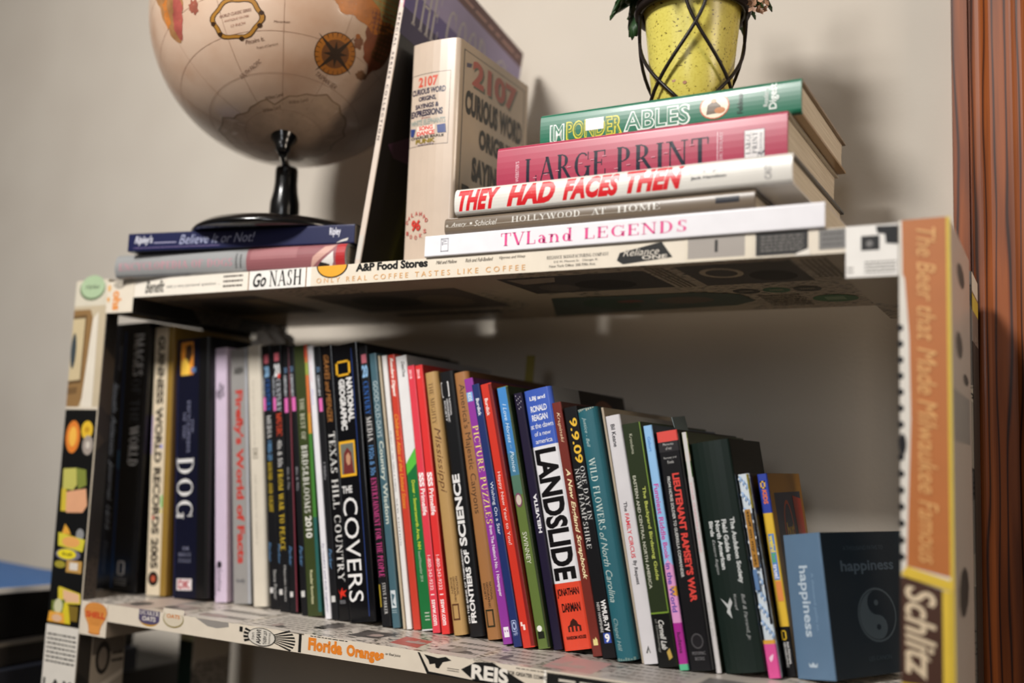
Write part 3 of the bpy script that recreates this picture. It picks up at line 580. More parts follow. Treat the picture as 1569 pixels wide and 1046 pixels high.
row('book', 'olive-green spine with cream title ending in 2010', (-.7009, .0773, .2884, 8.34, .019), .19, '#2c5a46', (531, 946), lambda P: (
    P.r(.8, 1, 532, 690, '#c96a34'), P.r(.78, .92, 532, 552, '#c43e30'), P.r(.8, 1, 560, 580, '#8f9a40'), P.r(.8, 1, 640, 672, '#c98a2c'), P.r(.8, 1, 672, 800, '#3d7a2c'), P.r(.8, 1, 800, 940, '#1f5a56'), P.t('THE BEST OF', .25, .58, 615, 680, '#cfcdb6', 'D', 's'), P.t('BIRDS&BLOOMS', .2, .64, 689, 792, '#e2e0d8', 'D', 'sb'), P.t('2010', .22, .66, 797, 830, '#e2e0d8', 'D', 'b'), P.t('Reader favorites', .35, .55, 878, 928, '#c3c19a', 'D', 'b')), spine='#333d1a')
row('book', 'slim white spine with thin purple lettering, right of the olive-green 2010 spine', (-.6767, .0764, .2891, 9.2, .0079), .19, '#c9c7cc', (531, 950), lambda P: (
    P.t('Our Summer', .3, .6, 545, 590, '#d68a9a', 'D', 'i'), P.t('Fun', .3, .6, 600, 625, '#8f8ad0', 'D', 'i'), P.t('by readers and kids together', .25, .7, 838, 942, '#55507a', 'D', 'i')), spine='#dcdade')
row('book', 'narrow black 20 CENTURY volume with a pink tab, right of the slim white spine', (-.6683, .0765, .288, 9.08, .009), .19, '#17171a', (532, 951), lambda P: (
    P.t('20', .2, .7, 565, 573, '#6f8fb4', 'H'), P.t('CENTURY', .25, .6, 578, 612, '#c3c6cc', 'D', 'b'), P.r(.3, .8, 615, 636, '#d465a8'), P.t('1980s', .3, .65, 715, 742, '#8a8a8e', 'D'), P.t('Parker', .2, .7, 846, 876, '#5d86b0', 'D', 'i'), P.r(.2, .75, 916, 925, '#c9c7c4')))
row('book', 'black TEXAS HILL COUNTRY book with brown authors and a red bird emblem', (-.6587, .0764, .2881, 8.97, .0144), .19, '#0d0d10', (531, 953), lambda P: (
    P.t('GRAVES and MEINZER', .2, .66, 546, 652, '#a8703a', 'D', 'i'), P.t('TEXAS HILL COUNTRY', .2, .8, 668, 896, '#dedcd8', 'D', 's'), P.p([(.1, 906), (.3, 912), (.5, 904), (.55, 910), (.9, 908), (.65, 913), (.8, 918), (.45, 916), (.3, 922), (.3, 915)], '#d23022'), P.t('texas', .2, .7, 922, 928, '#8a8a8e', 'H')), coat=.5, rough=.25)
row('book', 'thick black book THE COVERS with yellow-framed emblem and yellow-framed picture', (-.6437, .0756, .2876, 8.76, .0324), .186, '#0b0c10', (531, 956), lambda P: (
    P.fr(.1, .68, 557, 581, '#e0a92c', .075, 3), P.t('NATIONAL', .48, .72, 585, 654, '#e2e0de', 'D', 'h'), P.t('GEOGRAPHIC', .18, .42, 586, 666, '#e2e0de', 'D', 'h'),
    P.r(.02, .66, 683, 738, '#e0a92c'), P.r(.08, .60, 687, 734, '#6d6f64'), P.p([(.14, 734), (.2, 702), (.35, 693), (.5, 702), (.56, 734)], '#6b2f2c'), P.p([(.28, 706), (.38, 701), (.46, 708), (.43, 719), (.34, 721), (.28, 715)], '#b98a6c'),
    P.t('THE', .04, .44, 752, 763, '#e2e0de', 'H', 'b'), P.t('COVERS', .04, .6, 770, 926, '#e6e4e2', 'D'), P.r(.76, .79, 540, 948, '#2c3e74')), coat=.6, rough=.22)
row('book', 'black 20 CENTURY MEDIA volume with pink ENTERTAINMENT FOR THE PEOPLE', (-.6049, .0769, .2876, 9.82, .0113), .185, '#141417', (532, 962), lambda P: (
    P.r(.3, .85, 546, 560, '#b2606c'), P.t('20', .25, .9, 563, 583, '#8ab4d8', 'H', 'h'), P.t('CENTURY', .25, .85, 589, 642, '#2f66b4', 'D', 's'), P.t('MEDIA', .25, .85, 645, 684, '#d5d3d0', 'D', 's'), P.t('1920s & 30s', .25, .8, 690, 736, '#5f90c4', 'D'), P.t('ENTERTAINMENT FOR THE PEOPLE', .2, .82, 740, 889, '#d04a8c', 'D', 's'), P.t('STEVE PARKER', .45, .8, 898, 944, '#d5d3d0', 'D', 's'), P.r(.05, .2, 900, 933, '#a8902c')))
row('book', 'dull teal-blue GOOD OLD DAYS Country Wisdom spine', (-.593, .0785, .2795, 9.74, .009), .18, '#3f5f6a', (543, 963), lambda P: (
    P.t('GOOD-OLD-DAYS', .25, .85, 587, 676, '#b9c4c4', 'D', 's'), P.t('Country Wisdom', .2, .95, 682, 809, '#c3c8bc', 'D', 'b'), P.r(.15, .8, 908, 934, '#c8cfd2'), P.p([(.25, 912), (.7, 915), (.35, 925), (.7, 931), (.3, 930)], '#3f5f6a'), P.lines(.15, .8, 936, 942, '#9fb0b4', 2, 2)), coat=.3)
row('magazine', 'very thin beige magazine edge squeezed right of the teal Country Wisdom', (-.5816, .0807, .278, 10.08, .0026), .17, '#b9aa92', (546, 964), None, pages=False, cat='magazine')
row('book', 'slim white spine with tiny dark capitals, left of the red atlas', (-.5786, .0819, .2777, 9.91, .0062), .175, '#cdcbc9', (546, 965), lambda P: (P.t('TRADES OF THE TIMES & TOWNS', .3, .6, 665, 760, '#55525a', 'D', 's'), P.t('NEW EDITION', .3, .6, 770, 842, '#55525a', 'D', 's')), spine='#dedbd8')
row('book', 'orange-red Children\'s Atlas of the United States', (-.5714, .0833, .2786, 9.99, .0087), .178, '#c23a28', (545, 966), lambda P: (
    P.t('Readers Digest', .2, .75, 550, 612, '#efe4dc', 'D', 'hi'), P.t("Children's Atlas of the United States", .2, .75, 640, 786, '#e0a030', 'D', 'i')), coat=.3)
row('phone_book', 'white phone book with slanted green lower half, Dover Somersworth Area', (-.5621, .0842, .2768, 10.02, .0134), .177, '#a4a4a8', (547, 968), lambda P: (  # covers greyed: shade is put into the colour of white paper
    P.t('DexOne', .5, .8, 556, 581, '#2a2826', 'D', 'bi'), P.p([(0, 718), (1, 694), (1, 720), (0, 735)], '#57b83e'), P.p([(0, 735), (1, 718), (1, 966), (0, 966)], '#146a34'), P.t('Dover - Somersworth Area, NH', .36, .7, 743, 848, '#c8cf3c', 'D', 'b'), P.t('Issued November 2014', .38, .62, 851, 896, '#b9c4b0', 'D'), P.lines(.45, .85, 940, 955, '#b9c4b0', 3, 3)), spine='#dfdddc')
for (nm, lb, vals, yt, yb, cv) in (('catalog', 'pinkish-red 2018 catalog, left one of the matching phone-number pair', (-.547, .0808, .2663, 9.89, .0089), 561, 971, '#d83a4a'), ('catalog', 'brighter red 2018 catalog, right one of the matching phone-number pair', (-.5367, .0811, .2668, 10.07, .0092), 561, 973, '#d8302f')):
    row(nm, lb, vals, .18, '#a82426', (yt, yb), lambda P: (P.t('2018', .25, .6, 567, 582, '#f0cfcf', 'D', 'b'), P.t('SSS', .2, .85, 730, 752, '#f4eeee', 'D', 'h'), P.t('Primelife', .25, .85, 755, 796, '#f4eeee', 'D', 'b'), P.t('1-800-243-9232', .3, .72, 856, 908, '#f4e4e4', 'D'), P.r(.3, .75, 914, 915.5, '#f4e4e4'), P.t('ssww.com', .3, .75, 922, 960, '#f4e4e4', 'D', 'b')), spine=cv, coat=.3, cat='catalog')
row('book', 'light tan THE MIGHTY Mississippi book with flowing brown script', (-.5245, .0825, .2593, 10.61, .0154), .18, '#8d6a38', (572, 974), lambda P: (
    P.t('THE MIGHTY', .28, .62, 589, 655, '#5a3c1e', 'D', 's'), P.t('Mississippi', .22, .8, 660, 762, '#5a3418', 'D', 'i'), P.t('NATIONAL', .68, .82, 888, 916, '#5a3c1e', 'D', 'b'), P.t('GEOGRAPHIC', .48, .62, 888, 926, '#5a3c1e', 'D', 'b'), P.t('SOCIETY', .28, .42, 889, 914, '#5a3c1e', 'D', 'b'), P.fr(.22, .72, 928, 952, '#5a3418', .08, 2.5)), spine='#b08c56', hard=True, bulge=.001, rough=.5)
row('book', 'black FRONTIERS OF SCIENCE book with white frame emblem', (-.5077, .0845, .26, 10.78, .0176), .178, '#101114', (572, 976), lambda P: (
    P.fr(.04, .6, 588, 612, '#dcdad8', .07, 2), P.t('NATIONAL', .5, .62, 615, 642, '#c9c7c6', 'D', 'b'), P.t('GEOGRAPHIC', .33, .45, 615, 652, '#c9c7c6', 'D', 'b'), P.t('SOCIETY', .16, .28, 617, 650, '#c9c7c6', 'D', 'b'), P.t('FRONTIERS OF', .3, .64, 848, 956, '#e2e0de', 'U', 'h'), P.t('SCIENCE', .12, .62, 733, 842, '#e2e0de', 'U', 'h'), P.t('ON THE BRINK OF TOMORROW:', .1, .24, 846, 956, '#d8d6d4', 'U', 'b')), coat=.4, hard=True)
row('book', 'caramel-brown America\'s Majestic Canyons book', (-.4872, .0834, .2594, 11.24, .0166), .178, '#5a3a1c', (571, 979), lambda P: (
    P.t("America's Majestic Canyons", .22, .72, 590, 792, '#3c2410', 'D'), P.t('NATIONAL', .66, .8, 895, 922, '#33200e', 'D', 'b'), P.t('GEOGRAPHIC', .46, .6, 895, 933, '#33200e', 'D', 'b'), P.t('SOCIETY', .26, .4, 896, 921, '#33200e', 'D', 'b'), P.fr(.2, .72, 935, 961, '#2f2a16', .09, 2.5)), spine='#9c6a3c', hard=True, bulge=.001, rough=.5)
row('book', 'purple PICTURE PUZZLES book with yellow and white title', (-.4639, .0736, .2539, 12.53, .01), .185, '#4c1250', (581, 990), lambda P: (
    P.r(.05, .75, 603, 618, '#6fa6dc'), P.t('KIDS', .2, .6, 604, 617, '#e8e4e0', 'D', 'b'), P.t('PICTURE PUZZLES', .2, .85, 657, 810, '#e8d878', 'D', 'sb'), P.t("from The Nation's No. 1 Newspaper", .3, .75, 813, 920, '#e4d8e4', 'D', 'b'), P.r(.3, .85, 965, 980, '#e8e0e8'), P.e(.4, .5, 969, 973, '#8a2f92', 8), P.e(.65, .75, 969, 973, '#8a2f92', 8)), spine='#8c3296', coat=.3)
row('book', 'slim navy book titled Wishing On a Star', (-.4499, .0684, .2485, 13.27, .0087), .185, '#121c46', (590, 994), lambda P: (
    P.t('Burdick', .3, .72, 613, 641, '#e0e2e8', 'D', 'b'), P.t('Wishing On a Star', .25, .75, 746, 827, '#dfe2ea', 'D'), P.fr(.2, .8, 955, 972, '#a9b4d8', .06, 1.2), P.e(.3, .7, 957, 970, '#a9b4d8', 12), P.e(.38, .62, 960, 967, '#182456', 10), P.t('HPP', .3, .8, 973, 978, '#a9b4d8', 'H')), spine='#182a62')
row('book', 'bright red book titled Happy New Year to You!', (-.4406, .0693, .2486, 13.25, .0123), .185, '#7a1614', (590, 995), lambda P: (
    P.r(.72, 1, 592, 993, '#7a1614'), P.t('Burdick', .2, .5, 613, 641, '#f0dcd8', 'D', 'b'), P.t('Happy New Year to You!', .2, .54, 730, 842, '#f0d8d2', 'D'), P.r(.15, .3, 957, 963, '#f0d8d2'), P.r(.32, .5, 961, 969, '#f0d8d2')), spine='#c9301f', coat=.3)
row('book', 'blue-topped olive-bottomed I Love Horses and Ponies book', (-.4275, .0744, .2455, 12.81, .0122), .183, '#20301c', (595, 995), lambda P: (
    P.r(0, .82, 596, 650, '#3f84c6'), P.r(0, .82, 650, 700, '#3a7ab6'), P.r(0, .82, 700, 735, '#3f7492'), P.r(0, .82, 735, 765, '#4d705c'), P.t('I Love Horses', .3, .62, 622, 684, '#cfe2f0', 'D', 'i'), P.t('and', .4, .55, 687, 693, '#9fc0d4', 'D', 'i'), P.t('Ponies', .3, .62, 697, 730, '#cfe2f0', 'D', 'i'), P.e(.1, .7, 762, 784, '#7a4460'), P.e(.18, .62, 765, 781, '#c9bcae'), P.t('SWINNEY', .25, .62, 822, 870, '#d8d8c4', 'D'), P.e(.2, .62, 961, 970, '#e4e4dc'), P.r(.2, .72, 970, 980, '#1b1f14'), P.r(.86, 1, 597, 993, '#2a3818')), spine='#5d7034', hard=False)
row('book', 'dark purple HELVETIA book with worn white specks at its spine top', (-.4146, .08, .2397, 12.44, .0092), .18, '#15111e', (603, 995), lambda P: (
    P.t('HELVETIA', .45, .85, 762, 822, '#e2e0e4', 'U', 'h'), [P.r(.2 + .07 * i, .26 + .07 * i, 606 + (i * 7) % 23, 608 + (i * 7) % 23, '#c9c5cc', 1) for i in range(9)]), spine='#1f1830')
row('book', 'thick LANDSLIDE hardcover with blue top, white title band and red foot', (-.4048, .0812, .2417, 12.33, .0298), .18, '#8a8c90', (596, 995), lambda P: (
    P.r(0, 1, 596, 686, '#3f5cb4'), P.r(0, 1, 686, 896, '#e0dee0'), P.r(0, 1, 896, 995, '#dc4830'),
    P.t('LBJ and', .22, .78, 607, 615, '#e8e8ee', 'H', 'bn'), P.t('RONALD', .2, .78, 622, 632, '#e8e8ee', 'H', 'bn'), P.t('REAGAN', .2, .76, 636, 646, '#e8e8ee', 'H', 'bn'), P.t('at the dawn', .1, .9, 650, 658, '#e8e8ee', 'H', 'n'), P.t('of a new', .2, .78, 663, 670, '#e8e8ee', 'H', 'n'), P.t('america', .2, .8, 675, 682, '#e8e8ee', 'H', 'n'),
    P.t('LANDSLIDE', .1, .86, 691, 892, '#131113', 'D', 'h'), P.t('JONATHAN', .1, .85, 904, 918, '#221212', 'H', 'bn'), P.t('DARMAN', .2, .82, 926, 939, '#221212', 'H', 'bn'),
    P.p([(.3, 968), (.3, 960), (.38, 958), (.42, 953), (.52, 949), (.62, 953), (.66, 958), (.74, 960), (.74, 968)], '#3a1a14'), P.r(.36, .42, 961, 968, '#dc4830', 1), P.r(.49, .55, 960, 968, '#dc4830', 1), P.r(.62, .68, 961, 968, '#dc4830', 1), P.t('RANDOM HOUSE', .2, .85, 974, 979, '#221212', 'H', 'b')), hard=True, bulge=.0015, coat=.6, rough=.3,
    front_pr=lambda P: (P.r(.35, 1, .0, .3, '#1d1613'), P.e(.5, .85, .03, .2, '#8a5232')))
row('book', 'reddish-brown New England Scrapbook right of the thick LANDSLIDE', (-.3734, .0753, .2303, 12.32, .0098), .185, '#4a1712', (618, 1007), lambda P: (
    P.t('Krupinski', .3, .72, 634, 682, '#e8cfa8', 'D', 'i'), P.t('A New England Scrapbook', .25, .82, 723, 894, '#ecdcae', 'D', 'bi'), P.p([(.3, 985), (.35, 981), (.5, 983), (.6, 979), (.75, 983), (.75, 991), (.3, 991)], '#e0d08a')), spine='#6e241a', coat=.3)
row('book', 'black 9.9.09 book with yellow numerals, One Day in New Hampshire', (-.3629, .0726, .2251, 11.75, .0138), .187, '#101013', (626, 1012), lambda P: (
    P.t('9.9.09', .3, .86, 644, 716, '#e2b434', 'D', 'b'), P.t('ONE DAY IN', .55, .88, 721, 805, '#cfcdca', 'D', 's'), P.t('NEW HAMPSHIRE', .15, .5, 723, 848, '#cfcdca', 'D', 's'), P.t('WMUR-TV', .5, .85, 926, 973, '#e4e2e0', 'D', 'h'), P.t('NEW HAMPSHIRE', .2, .4, 929, 974, '#b9b7b4', 'D', 'b'), P.r(.34, .84, 975, 990, '#2f4aa0'), P.t('9', .42, .76, 976, 989, '#f0eeec', 'H', 'h')))
row('book', 'worn teal cloth book WILD FLOWERS of North Carolina', (-.3481, .0696, .2234, 11.76, .02), .19, '#0f4450', (627, 1015), lambda P: (
    P.t('Justice - Bell', .24, .46, 641, 689, '#a9bcb8', 'D', 'i'), P.t('WILD FLOWERS', .24, .58, 706, 818, '#c3cfc8', 'D', 's'), P.t('of North Carolina', .2, .52, 822, 928, '#b4c2bc', 'D', 'i'), P.t('Chapel Hill', .15, .42, 952, 1000, '#8fa6a4', 'D', 'i'), [P.r(.02 + .1 * i, .09 + .1 * i, 627.4, 629 + (i * 3) % 4, '#9aa294', 1) for i in range(9)], [P.r(.02 + .12 * i, .1 + .12 * i, 1012 - (i * 2) % 3, 1014.6, '#6d8a84', 1) for i in range(8)]), spine='#155a66', hard=True, bulge=.0025, rough=.6)
row('booklet', 'thin beige booklet edge between teal WILD FLOWERS book and white paperback', (-.3272, .0767, .2262, 11.56, .0025), .18, '#a89a86', (625, 1014), None, pages=False, cat='booklet', front_pr=lambda P: (P.r(.05, .9, .03, .5, '#23232b', 1)))
row('book', 'white paperback with red and black By Request title', (-.3243, .0735, .2174, 11.23, .0144), .182, '#a8a5a2', (638, 1017), lambda P: (
    P.t('Bil Keane', .3, .58, 652, 688, '#2c2a30', 'D', 'b'), P.t('The', .34, .58, 774, 789, '#2c2a30', 'D', 'b'), P.t('FAMILY CIRCUS', .32, .6, 792, 860, '#d2404c', 'D', 'b'), P.t('By Request', .32, .62, 864, 900, '#2c2a30', 'D', 'b'), P.p([(.3, 1001), (.5, 990), (.6, 1001)], '#4a4848'), P.p([(.42, 1001), (.5, 995), (.54, 1001)], '#dcdad8')), spine='#d2ced0', bulge=.001)
row('book', 'dark green Backyard Birdsong Guide with bright green edge line', (-.3092, .0685, .2097, 10.66, .0181), .185, '#2a3a16', (649, 1026), lambda P: (
    P.r(.9, .95, 649, 1022, '#6f8c2c'), P.t('Kroodsma', .3, .46, 666, 698, '#b9b9a4', 'D'), P.t('The Backyard Birdsong Guide', .52, .74, 751, 896, '#b4bc5a', 'D', 'b'), P.t('EASTERN AND CENTRAL NORTH AMERICA', .16, .32, 732, 908, '#b9b9a8', 'D', 'b'), P.r(0, .95, 946, 1026, '#0d0e0c'), P.r(0, .9, 944, 946.5, '#6f8c2c'), P.t('Cornell Lab', .34, .62, 956, 1000, '#d4d2cc', 'D', 'bi'), P.t('of Ornithology', .16, .3, 954, 1004, '#8a8a84', 'D'), P.p([(.55, 1004), (.72, 998), (.8, 1012), (.62, 1016)], '#b99a4a')), spine='#26301a', coat=.2)
row('book', 'light blue and pink Funniest Riddle Book in the World', (-.2904, .0695, .2087, 10.48, .0083), .185, '#3c4a5c', (652, 1028), lambda P: (
    P.t('Geburt', .3, .65, 670, 694, '#4f86c8', 'D', 'b'), P.t('Funniest Riddle', .2, .75, 745, 832, '#c23a94', 'D', 'b'), P.t('Book', .25, .75, 836, 862, '#c23a94', 'D', 'b'), P.p([(0, 872), (.5, 862), (1, 872), (1, 885), (0, 885)], '#d894c4'), P.r(0, 1, 884, 958, '#d894c4'), P.r(.4, 1, 903, 918, '#d99a3c'), P.t('in the World', .2, .75, 868, 942, '#4a3f9e', 'D', 'b'), P.r(0, 1, 958, 1019, '#a4268a'), P.t('ludens', .3, .7, 972, 1003, '#3a1030', 'D', 'b'), P.r(0, 1, 1019, 1028, '#5ab88a')), spine='#8fbce4')
row('book', 'black book with coral-red cap and long coral-red title', (-.2816, .0711, .2029, 9.9, .0192), .182, '#121114', (661, 1031), lambda P: (
    P.r(0, 1, 661, 678, '#d84c44'), P.r(0, 1, 678, 694, '#2c2a2c'), P.t('Memories', .25, .75, 680, 684, '#b9b7b4', 'H'), P.t('of war', .35, .65, 686, 691, '#b9b7b4', 'H'), P.t('Ramsey and', .2, .8, 702, 706, '#b9b7b4', 'H'), P.t('Rivele', .35, .65, 708, 713, '#b9b7b4', 'H'), P.t("LIEUTENANT RAMSEY'S WAR", .48, .82, 729, 928, '#d8433a', 'D', 'h'), P.t('FROM HORSE SOLDIER TO GUERRILLA COMMANDER', .22, .36, 733, 890, '#c9c7c4', 'D', 'b'), P.e(.25, .8, 975, 998, '#4a484a'), P.e(.3, .75, 977, 996, '#1d1b1e'), P.t('POTOMAC', .22, .82, 1002, 1007, '#7a787a', 'H'), P.t('BOOKS', .32, .74, 1010, 1015, '#7a787a', 'H')))
row('booklet', 'slim white booklet with green garden picture on its upper spine', (-.2617, .0785, .2035, 9.69, .0049), .178, '#2f3a20', (662, 1030), lambda P: (
    P.r(0, 1, 662, 694, '#8a9a4a'), P.r(0, 1, 672, 680, '#c3c086'), P.r(0, 1, 694, 708, '#b49a78'), P.r(0, 1, 708, 733, '#42682f'), P.t('YOUR GARDEN GUIDE', .3, .65, 740, 850, '#d6a9ae', 'D', 'b'), P.t('garden press', .35, .6, 925, 975, '#9a9794', 'D')), spine='#cfcac8', cat='booklet')
row('book', 'fat dark green vinyl bird field guide with white title lines', (-.255, .0836, .1937, 10.03, .0344), .1, '#0c1210', (677, 1036), lambda P: (
    P.t('The Audubon Society', .7, .84, 800, 902, '#c9cbc9', 'D', 'h'), P.t('Field Guide to', .52, .64, 802, 866, '#c9cbc9', 'D', 'h'), P.t('North American', .35, .47, 803, 879, '#c9cbc9', 'D', 'h'), P.t('Birds', .18, .29, 803, 827, '#c9cbc9', 'D', 'h'), P.t('Eastern Region', .18, .28, 832, 886, '#a9aba9', 'D', 'i'), P.t('Bull & Farrand, Jr.', .7, .8, 918, 988, '#a9aba9', 'D', 'i'), P.t('Knopf', .52, .6, 918, 942, '#a9aba9', 'D'), P.p([(.18, 922), (.36, 932), (.44, 922), (.48, 930), (.4, 940), (.42, 954), (.3, 944), (.34, 938)], '#b9bbb9')), spine='#15211c', bulge=.004, rough=.45)
row('book', 'white and blue patterned stuff on my cat paperback with pink foot', (-.2194, .0901, .1684, 10.01, .0102), .12, '#101014', (727, 1040), lambda P: (
    [[P.e(.04 + .22 * (i % 4) + (.11 if j else 0), .22 + .22 * (i % 4) + (.11 if j else 0), 730 + 6.2 * i, 739 + 6.2 * i, c, 10) for c in (('#7fa4d4',) if not j else ('#9fbbdc',))] for j in (0, 1) for i in range(40)], [P.e(.07 + .22 * (i % 4), .19 + .22 * (i % 4), 732 + 6.2 * i, 737 + 6.2 * i, '#e4e9ec', 8) for i in range(40)], P.r(.84, 1, 728, 782, '#8f8226'), P.r(.84, 1, 782, 960, '#15141a'), P.r(.2, .7, 783, 873, '#a8762c'), P.t('stuff on my cat', .3, .6, 786, 870, '#2c1a0c', 'D', 'b'), P.r(.1, .45, 876, 908, '#5f7ea8'), P.r(0, 1, 983, 989, '#d9a03c'), P.r(0, 1, 989, 1040, '#d84f92'), P.p([(.3, 1010), (.5, 1006), (.7, 1004), (.6, 1012), (.4, 1016)], '#efc9dc')), spine='#cdd6dc')
row('book', 'yellow weird but true book with blue KIDS cap', (-.2087, .1023, .1687, 9.03, .0086), .12, '#a8761c', (727, 1034), lambda P: (  # cover browner than the spine: dim brown light put into its yellow
    P.r(0, 1, 727, 788, '#2a3f9c'), P.fr(.2, .7, 738, 750, '#e0b030', .14, 2.4), P.t('KIDS', .3, .75, 752, 774, '#e0702c', 'D', 'h'), P.r(.25, .8, 820, 890, '#5a86c4'), P.t('weird', .3, .75, 822, 848, '#e8d24a', 'D', 'h'), P.t('but', .3, .75, 850, 864, '#58b05a', 'D', 'h'), P.t('true!', .3, .75, 866, 888, '#dcdcf0', 'D', 'h'), P.r(.3, .85, 892, 922, '#e08a4a'), P.r(0, 1, 960, 1034, '#131214'), P.fr(.12, .6, 965, 980, '#e0b82c', .12, 2.2), P.t('NATIONAL', .5, .72, 983, 1016, '#dcdad8', 'D', 'b'), P.t('GEOGRAPHIC', .2, .42, 983, 1020, '#dcdad8', 'D', 'b')), spine='#e0b638',
    front_pr=lambda P: (P.r(.12, .92, .1, .9, '#25324e', 1), P.e(.3, .6, .14, .5, '#a8442c'), P.e(.33, .57, .16, .48, '#25324e'), P.t('but', .36, .58, .26, .34, '#c9a02c', 'H', 'h'), P.t('WEIRD', .25, .85, .42, .62, '#d8a82c', 'H', 'h'), P.p([(.66, .12), (.92, .14), (.92, .38), (.7, .36)], '#c23a28')))
row('book', 'small blue happiness book standing turned, dark cover with yin-yang sign', (-.1995, .1022, .1169, 8.5, .039), .112, '#1d2730', (819, 1039), lambda P: (
    P.t('happiness', .3, .6, 868, 976, '#b4c2ce', 'D', 'b'), P.t('A thousand paths to', .66, .74, 880, 966, '#7f9ab4', 'D'), P.p([(.36, 1014), (.42, 1018), (.48, 1013), (.54, 1018), (.6, 1014), (.58, 1021), (.38, 1021)], '#b4c2ce')), spine='#5c7690', yaw=-28, z=.0003, bulge=.0005,
    front_pr=lambda P: (P.t('A THOUSAND PATHS TO', .25, .72, .1, .13, '#35434e', 'H'), P.t('happiness', .2, .82, .2, .3, '#4a5864', 'H', 'b'), P.e(.33, .78, .40, .78, '#46525a', 28), P.e(.345, .765, .415, .765, '#1d2730', 28),
        P.p([(.555 - .205 * sin(R(a)), .59 - .17 * cos(R(a))) for a in range(0, 181, 12)] + [(.555 + .1025 * sin(R(a)), .675 + .085 * cos(R(a))) for a in range(0, 181, 20)] + [(.555 - .1025 * sin(R(a)), .505 + .085 * cos(R(a))) for a in range(0, 181, 20)], '#46525a'), P.e(.53, .58, .485, .525, '#46525a'), P.e(.53, .58, .655, .695, '#1d2730'), P.t('LES CANON', .4, .66, .87, .9, '#35434e', 'H')))

# small things tucked among the row
def slip(name, label, cat, mat, pts, w=.0004, group=None):
    mb = MB(); A = [Vector(p) for p in pts]; n = (A[1] - A[0]).cross(A[2] - A[0]).normalized() * w
    N = len(A); mb.face(A, mat); mb.face([p + n for p in A], mat)
    for i in range(N): mb.face([A[i], A[(i + 1) % N], A[(i + 1) % N] + n, A[i] + n], mat)
    return tag(mb.build(name), label, cat, group)
slip('bookmark', 'grey card bookmark sticking up behind the light blue riddle book', 'bookmark', M('#76868a', .5), [(-.3035, .131, .15), (-.3035, .166, .152), (-.3235, .166, .2195), (-.3235, .130, .2165)])
slip('bookmark', 'upright olive-yellow paper strip sticking up between books near the wall', 'bookmark', M('#8a7d34', .6), [(-.535, .225, .2), (-.524, .225, .2), (-.522, .230, .2885), (-.5325, .230, .2885)])

mb = MB(); rg = random.Random(21); t = bmesh.new(); bmesh.ops.create_icosphere(t, subdivisions=3, radius=1)
for v in t.verts:
    d = v.co.normalized(); q = 1 + .28 * sin(7 * d.x + 3 * d.z) * sin(6 * d.y - 2 * d.x) + rg.uniform(-.10, .10)
    v.co = Vector((d.x * .024 * q, d.y * .022 * q, max(d.z * .020 * q, -.010) + .010))
t.verts.index_update(); mb.mesh([v.co for v in t.verts], [[v.index for v in f.verts] for f in t.faces], M('#b9b0a6', .8, .15)); t.free()
o = mb.build('crumpled_paper'); o.location = (-.838, .150, .2895); tag(o, 'crumpled greyish paper lying on top of the lilac and silver books', 'paper')

# ---------------------------------------------------------------- on the top board
Z1 = HT + .0003
GS = 'books piled flat on the right of the top board'
def flat(name, label, xl, xr, y, z0, t, depth, cov, ruler, pr, **kw):
    return book(name, label, xr, y, xr - xl, 90, t, depth, cov, z=z0, ruler=ruler, pr=pr, group=GS, **kw)
flat('book', 'white LEGENDS book at the bottom of the flat pile, pink title', -.5205, -.1565, -.003, Z1, .0202, .2, '#d9d6d8', (650, 1265), lambda P: (
    P.fr(.2, .82, 680, 694, '#9a9aa0', .05, 1), P.t('TV', .5, .76, 682, 692, '#9a9aa0', 'H', 'b'), P.t('TVLand', .24, .82, 788, 908, '#df4f8c', 'D', 's'), P.t('LEGENDS', .26, .76, 926, 1080, '#df4f8c', 'D', 's')), spine='#e6e4e8', rough=.3)
flat('book', 'grey-brown HOLLYWOOD AT HOME book with worn white lettering', -.502, -.2115, .002, Z1 + .0206, .0166, .2, '#1c1a18', (683, 1160), lambda P: (
    P.e(.42, .58, 685, 690, '#b9b0a4', 8), P.t('Avery', .36, .66, 695, 722, '#d8d4cc', 'D', 'i'), P.r(.48, .6, 728, 732, '#d8d4cc', 1), P.t('Schickel', .36, .68, 736, 775, '#d8d4cc', 'D', 'i'), P.r(.40, .43, 690, 1000, '#b4aa9c', 1), P.t('HOLLYWOOD', .38, .72, 800, 910, '#d8d4cc', 'D', 'sw'), P.t('AT', .38, .72, 928, 950, '#d8d4cc', 'D', 's'), P.t('HOME', .38, .72, 968, 1030, '#d8d4cc', 'D', 's'), P.r(.4, .7, 1108, 1140, '#24252c', 1)), spine='#6f6152', coat=.5, rough=.3, hard=True, bulge=.0012)
flat('book', 'glossy white THEY HAD FACES THEN hardcover with bold red slanted title', -.4905, -.1815, .0, Z1 + .0376, .0254, .208, '#17181c', (697, 1218), lambda P: (
    P.t('THEY', .14, .9, 704, 778, '#d01c24', 'D', 'xi'), P.t('HAD', .15, .9, 790, 872, '#d01c24', 'D', 'xi'), P.t('FACES', .16, .91, 884, 975, '#d01c24', 'D', 'xi'), P.t('THEN', .18, .93, 984, 1070, '#d01c24', 'D', 'xi'), P.t('John Springer and', .6, .74, 1078, 1134, '#3a3a40', 'D', 'b'), P.t('Jack Hamilton', .38, .5, 1080, 1130, '#3a3a40', 'D', 'b'), P.t('CASTLE', .2, .85, 1182, 1191, '#77757a', 'H')), spine='#dcd8d0', left='#c9c4ba', hard=True, bulge=.0022, coat=.3, rough=.34)
